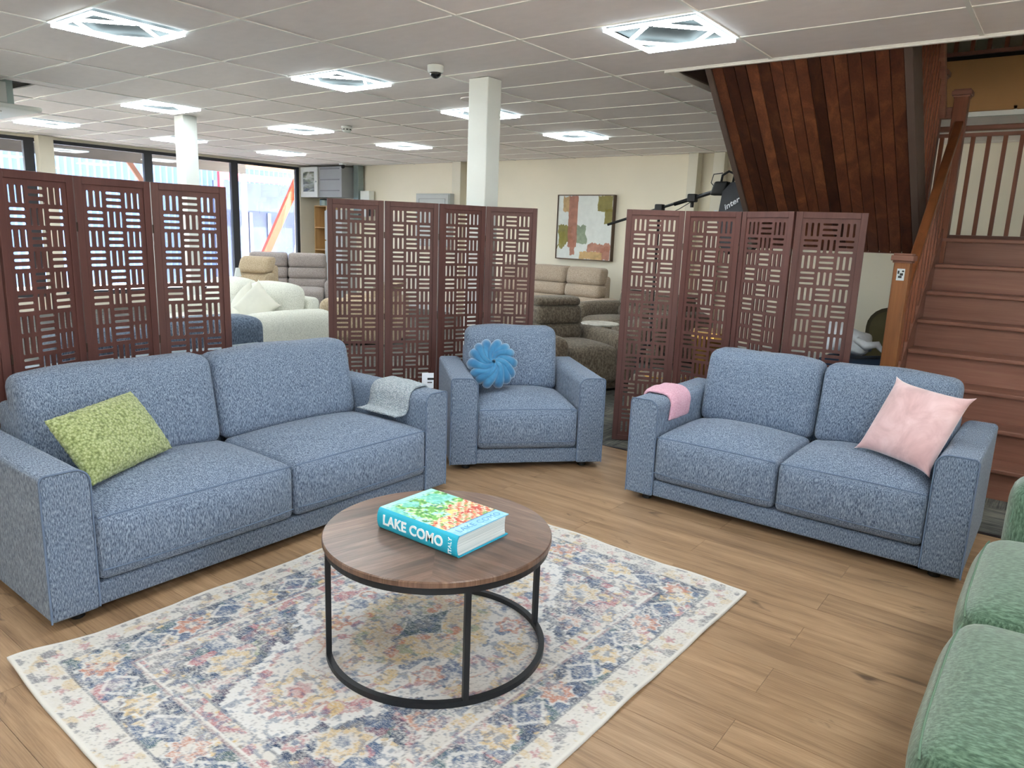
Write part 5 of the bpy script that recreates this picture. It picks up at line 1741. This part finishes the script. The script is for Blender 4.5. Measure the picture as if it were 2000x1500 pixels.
# kitchenette corner glimpsed left of the middle screen
T = thing('shelf_unit', 'narrow timber shelf unit in the window corner', 'shelf', (-12.55, 9.78, 0))
pine = wood('pine', [(0.2, S(176, 138, 88)), (0.8, S(210, 176, 124))], axis=2)
MB().box((-0.20, 0.28, 0), (0.20, 0.31, 1.9)).build('back_panel', pine, T)
for x in (-0.20, 0.18): MB().box((x, 0, 0), (x + 0.02, 0.279, 1.9)).build('side_panel', pine, T)
for z in (0.1, 0.55, 1.0, 1.45, 1.88): MB().box((-0.179, 0.0, z), (0.179, 0.279, z + 0.02)).build('shelf', pine, T)
T = thing('fridge', 'tall pale grey fridge beside the timber shelf', 'fridge', (-12.05, 9.70, 0))
MB().box((-0.27, 0.03, 0.02), (0.27, 0.38, 1.82)).build('body', M_lgrey, T, bevel=0.01)
for (a, b) in ((0.05, 0.60), (0.62, 1.20), (1.22, 1.80)):
    MB().box((-0.27, 0.0, a), (0.27, 0.029, b)).build('door', M_lgrey, T, bevel=0.008)
for z in (0.02,):
    MB().box((-0.25, 0.04, 0.0), (0.25, 0.36, 0.019)).build('plinth', M_blackp, T)
T = thing('cooking_pot', 'metal pot standing on the shelf unit', 'pot', (-12.55, 9.90, 1.9005))
MB().lathe([(0.10, 0), (0.11, 0.01), (0.11, 0.11), (0.115, 0.115)], 24).build('body', M_galv, T, smooth=False)
MB().lathe([(0.115, 0.116), (0.10, 0.135), (0.0001, 0.145)], 24).build('lid', M_black, T, smooth=True)

# ------------------------------------------------------------------ things stored under the landing
T = thing('suit_bundle', 'dark navy bundle lying under the stair landing', 'bundle', (-1.15, 6.55, 0))
M_navy = plain('navy_cloth', S(28, 44, 66), 0.95, var=0.2, scale=9)
MB().rbox((-0.55, -0.32, 0.0), (0.35, 0.30, 0.60), 0.16, (12, 10, 8), lambda x, y, z, u, v, w_: (x, y, z + 0.03 * math.sin(7 * x) * math.cos(6 * y) * (w_ + 1) / 2)).build('cloth', M_navy, T, smooth=True)
MB().tube([(-0.4, -0.315, 0.46), (-0.1, -0.33, 0.40), (0.26, -0.315, 0.46)], 0.012, 6).build('fold', M_navy, T, smooth=True)
M_bag = plain('white_plastic', S(226, 232, 236), 0.45, var=0.1, scale=20)
def crumple(seed, amp):
    rs_ = random.Random(seed)
    ph = [rs_.random() * 6 for _ in range(6)]
    return lambda x, y, z, u, v, w_: (x + amp * math.sin(21 * z + ph[0]) * math.sin(17 * y + ph[1]), y + amp * math.sin(19 * x + ph[2]) * math.sin(23 * z + ph[3]), z + amp * math.sin(22 * x + ph[4]) * math.sin(18 * y + ph[5]) - 0.06 * u * (w_ > 0))
T = thing('plastic_bag', 'crumpled white plastic bag on the navy bundle', 'bag', (-1.44, 6.46, 0.625))
MB().rbox((-0.16, -0.12, 0.0), (0.20, 0.12, 0.22), 0.08, (10, 8, 8), crumple(3, 0.02)).build('bag', M_bag, T, smooth=True)
MB().tube([(0.10, -0.10, 0.13), (0.18, -0.13, 0.09), (0.26, -0.11, 0.11), (0.32, -0.09, 0.04)], [0.03, 0.035, 0.03, 0.01], 8).build('handle', M_bag, T, smooth=True)
T = thing('wall_mirror', 'dark framed round-topped mirror leaning under the landing', 'mirror', (-1.25, 7.10, 0), math.radians(8))
MB().prism([(-0.18, 0.0), (0.18, 0.0)] + [(0.18 * math.cos(a), 0.80 + 0.18 * math.sin(a)) for a in np.linspace(0, PI, 12)], 0.0, 0.03).build('frame', plain('bronze_frame', S(72, 62, 42), 0.4, metal=0.4), T)
MB().prism([(-0.15, 0.03), (0.15, 0.03)] + [(0.15 * math.cos(a), 0.80 + 0.15 * math.sin(a)) for a in np.linspace(0, PI, 12)], -0.004, -0.0005).build('mirror_plate', plain('olive_panel', S(96, 88, 62), 0.25), T)
T = thing('board', 'grey board leaning against the newel side under the stairs', 'board', (-1.24, 7.02, 0), math.radians(10))
MB().box((-0.10, 0, 0), (0.16, 0.03, 1.30), Matrix.Rotation(math.radians(10), 4, 'Y')).build('sheet', plain('grey_board', S(110, 108, 100), 0.7), T)
MB().box((-0.10, -0.006, 0.0), (0.16, -0.001, 0.55), Matrix.Rotation(math.radians(10), 4, 'Y')).build('black_cover', M_blackp, T)

# ------------------------------------------------------------------ outdoors, beyond the windows
g = structure(MB().box((-60, -60, -0.35), (40, 60, -0.13)).build('ground', plain('concrete_yard', S(200, 190, 176), 0.9, var=0.06, scale=0.6)))
M_corr = plain('blue_white_steel', S(60, 78, 112), 0.5, var=0.06)
vs = []; fs = []
N = 220
for k in range(N + 1):
    yv = 2.0 + k * 0.08
    xx = -19.0 + (0.03 if k % 2 else -0.03)
    vs += [(xx, yv, -0.13), (xx, yv, 4.2)]
    if k: fs.append((2 * k - 2, 2 * k, 2 * k + 1, 2 * k - 1))
T = thing('corrugated_wall', 'pale blue corrugated steel wall outside the windows', 'wall', (-19, 8, -0.13))
cw = MB().add([(v[0] + 19, v[1] - 8, v[2] + 0.13) for v in vs], fs).build('sheeting', M_corr, T)
MB().box((-0.16, -6.0, 0.0), (-0.06, 11.5, 4.33)).build('backing_frame', M_grey, T)
T = thing('canopy', 'grey awning roof with pale joists outside the windows', 'canopy', (-14.4, 5, 0))
MB().box((-1.1, -9.0, 2.98), (1.15, 5.6, 3.04)).build('roof_sheet', plain('grey_underside', S(116, 112, 110), 0.8), T)
MB().box((-1.18, -9.0, 2.60), (-1.11, 5.0, 2.97)).build('front_beam', plain('dark_beam', S(92, 88, 88), 0.7), T)
for k in range(20):
    MB().box((-1.1, -8.8 + k * 0.72, 2.88), (1.15, -8.8 + k * 0.72 + 0.05, 2.979)).build('joist', M_offwhite, T)
for yv in (-8.6, -1.0, 4.9):
    MB().box((-1.19, yv, -0.13), (-1.09, yv + 0.1, 2.599)).build('canopy_post', plain('canopy_post_paint', S(150, 146, 140), 0.6), T)
MB().bar((-1.15, 2.35, 2.66), (-1.15, 2.95, 1.75), 0.06, 0.10).build('strut', plain('brown_strut', S(150, 104, 88), 0.6), T)
M_red = plain('faded_red_steel', S(150, 30, 48), 0.6)
T = thing('red_frame', 'faded red steel portal frame with a dark bay outside the end window', 'frame', (-17.0, 11.3, -0.13))
MB().box((-0.05, -1.10, 0), (0.05, -1.0, 2.95)).build('upright', M_red, T)
MB().box((-0.05, 1.6, 0), (0.05, 1.7, 2.95)).build('upright', M_red, T)
MB().box((-0.05, -0.999, 2.65), (0.05, 1.599, 2.82)).build('lintel', M_red, T)
MB().box((-0.45, -0.999, 0.0), (-0.40, 1.599, 2.64)).build('bay_panel', plain('blue_grey_bay', S(34, 44, 72), 0.8, var=0.25, scale=4), T)
for (a, b) in ((-0.55, -0.45), (-0.05, 0.05), (0.5, 0.6)):
    MB().box((-0.40, a, 0.2), (-0.36, b, 1.9)).build('slat', plain('pale_slat', S(58, 68, 94), 0.7), T)
T = thing('sheathing_panel', 'strip of orange chipboard above the red frame outside', 'panel', (-17.3, 10.9, 2.86))
MB().box((-0.03, -1.6, 0), (0.03, 2.2, 0.35)).build('board', plain('chipboard', S(130, 78, 36), 0.8, var=0.2, scale=30), T)
T = thing('orange_brace', 'orange diagonal brace beam outside the end window', 'beam', (-14.5, 9.74, -0.10))
MB().bar((0, -0.45, 0.05), (0, 0.93, 2.6), 0.10, 0.17).build('beam', plain('orange_paint', S(180, 64, 34), 0.6), T)
MB().box((0.06, 0.78, -0.03), (0.18, 0.90, 2.95)).build('post', plain('raw_timber', S(130, 98, 70), 0.8), T)
T = thing('white_pipes', 'two white pipes leaning outside the end window', 'pipes', (-14.1, 10.28, -0.13))
for (a, b) in ((-0.15, 0.16), (0.10, 0.22)):
    MB().tube([(0, a - 0.05, 0.05), (0, b + 0.06, 1.95)], 0.05, 12).build('pipe', M_white, T, smooth=True)
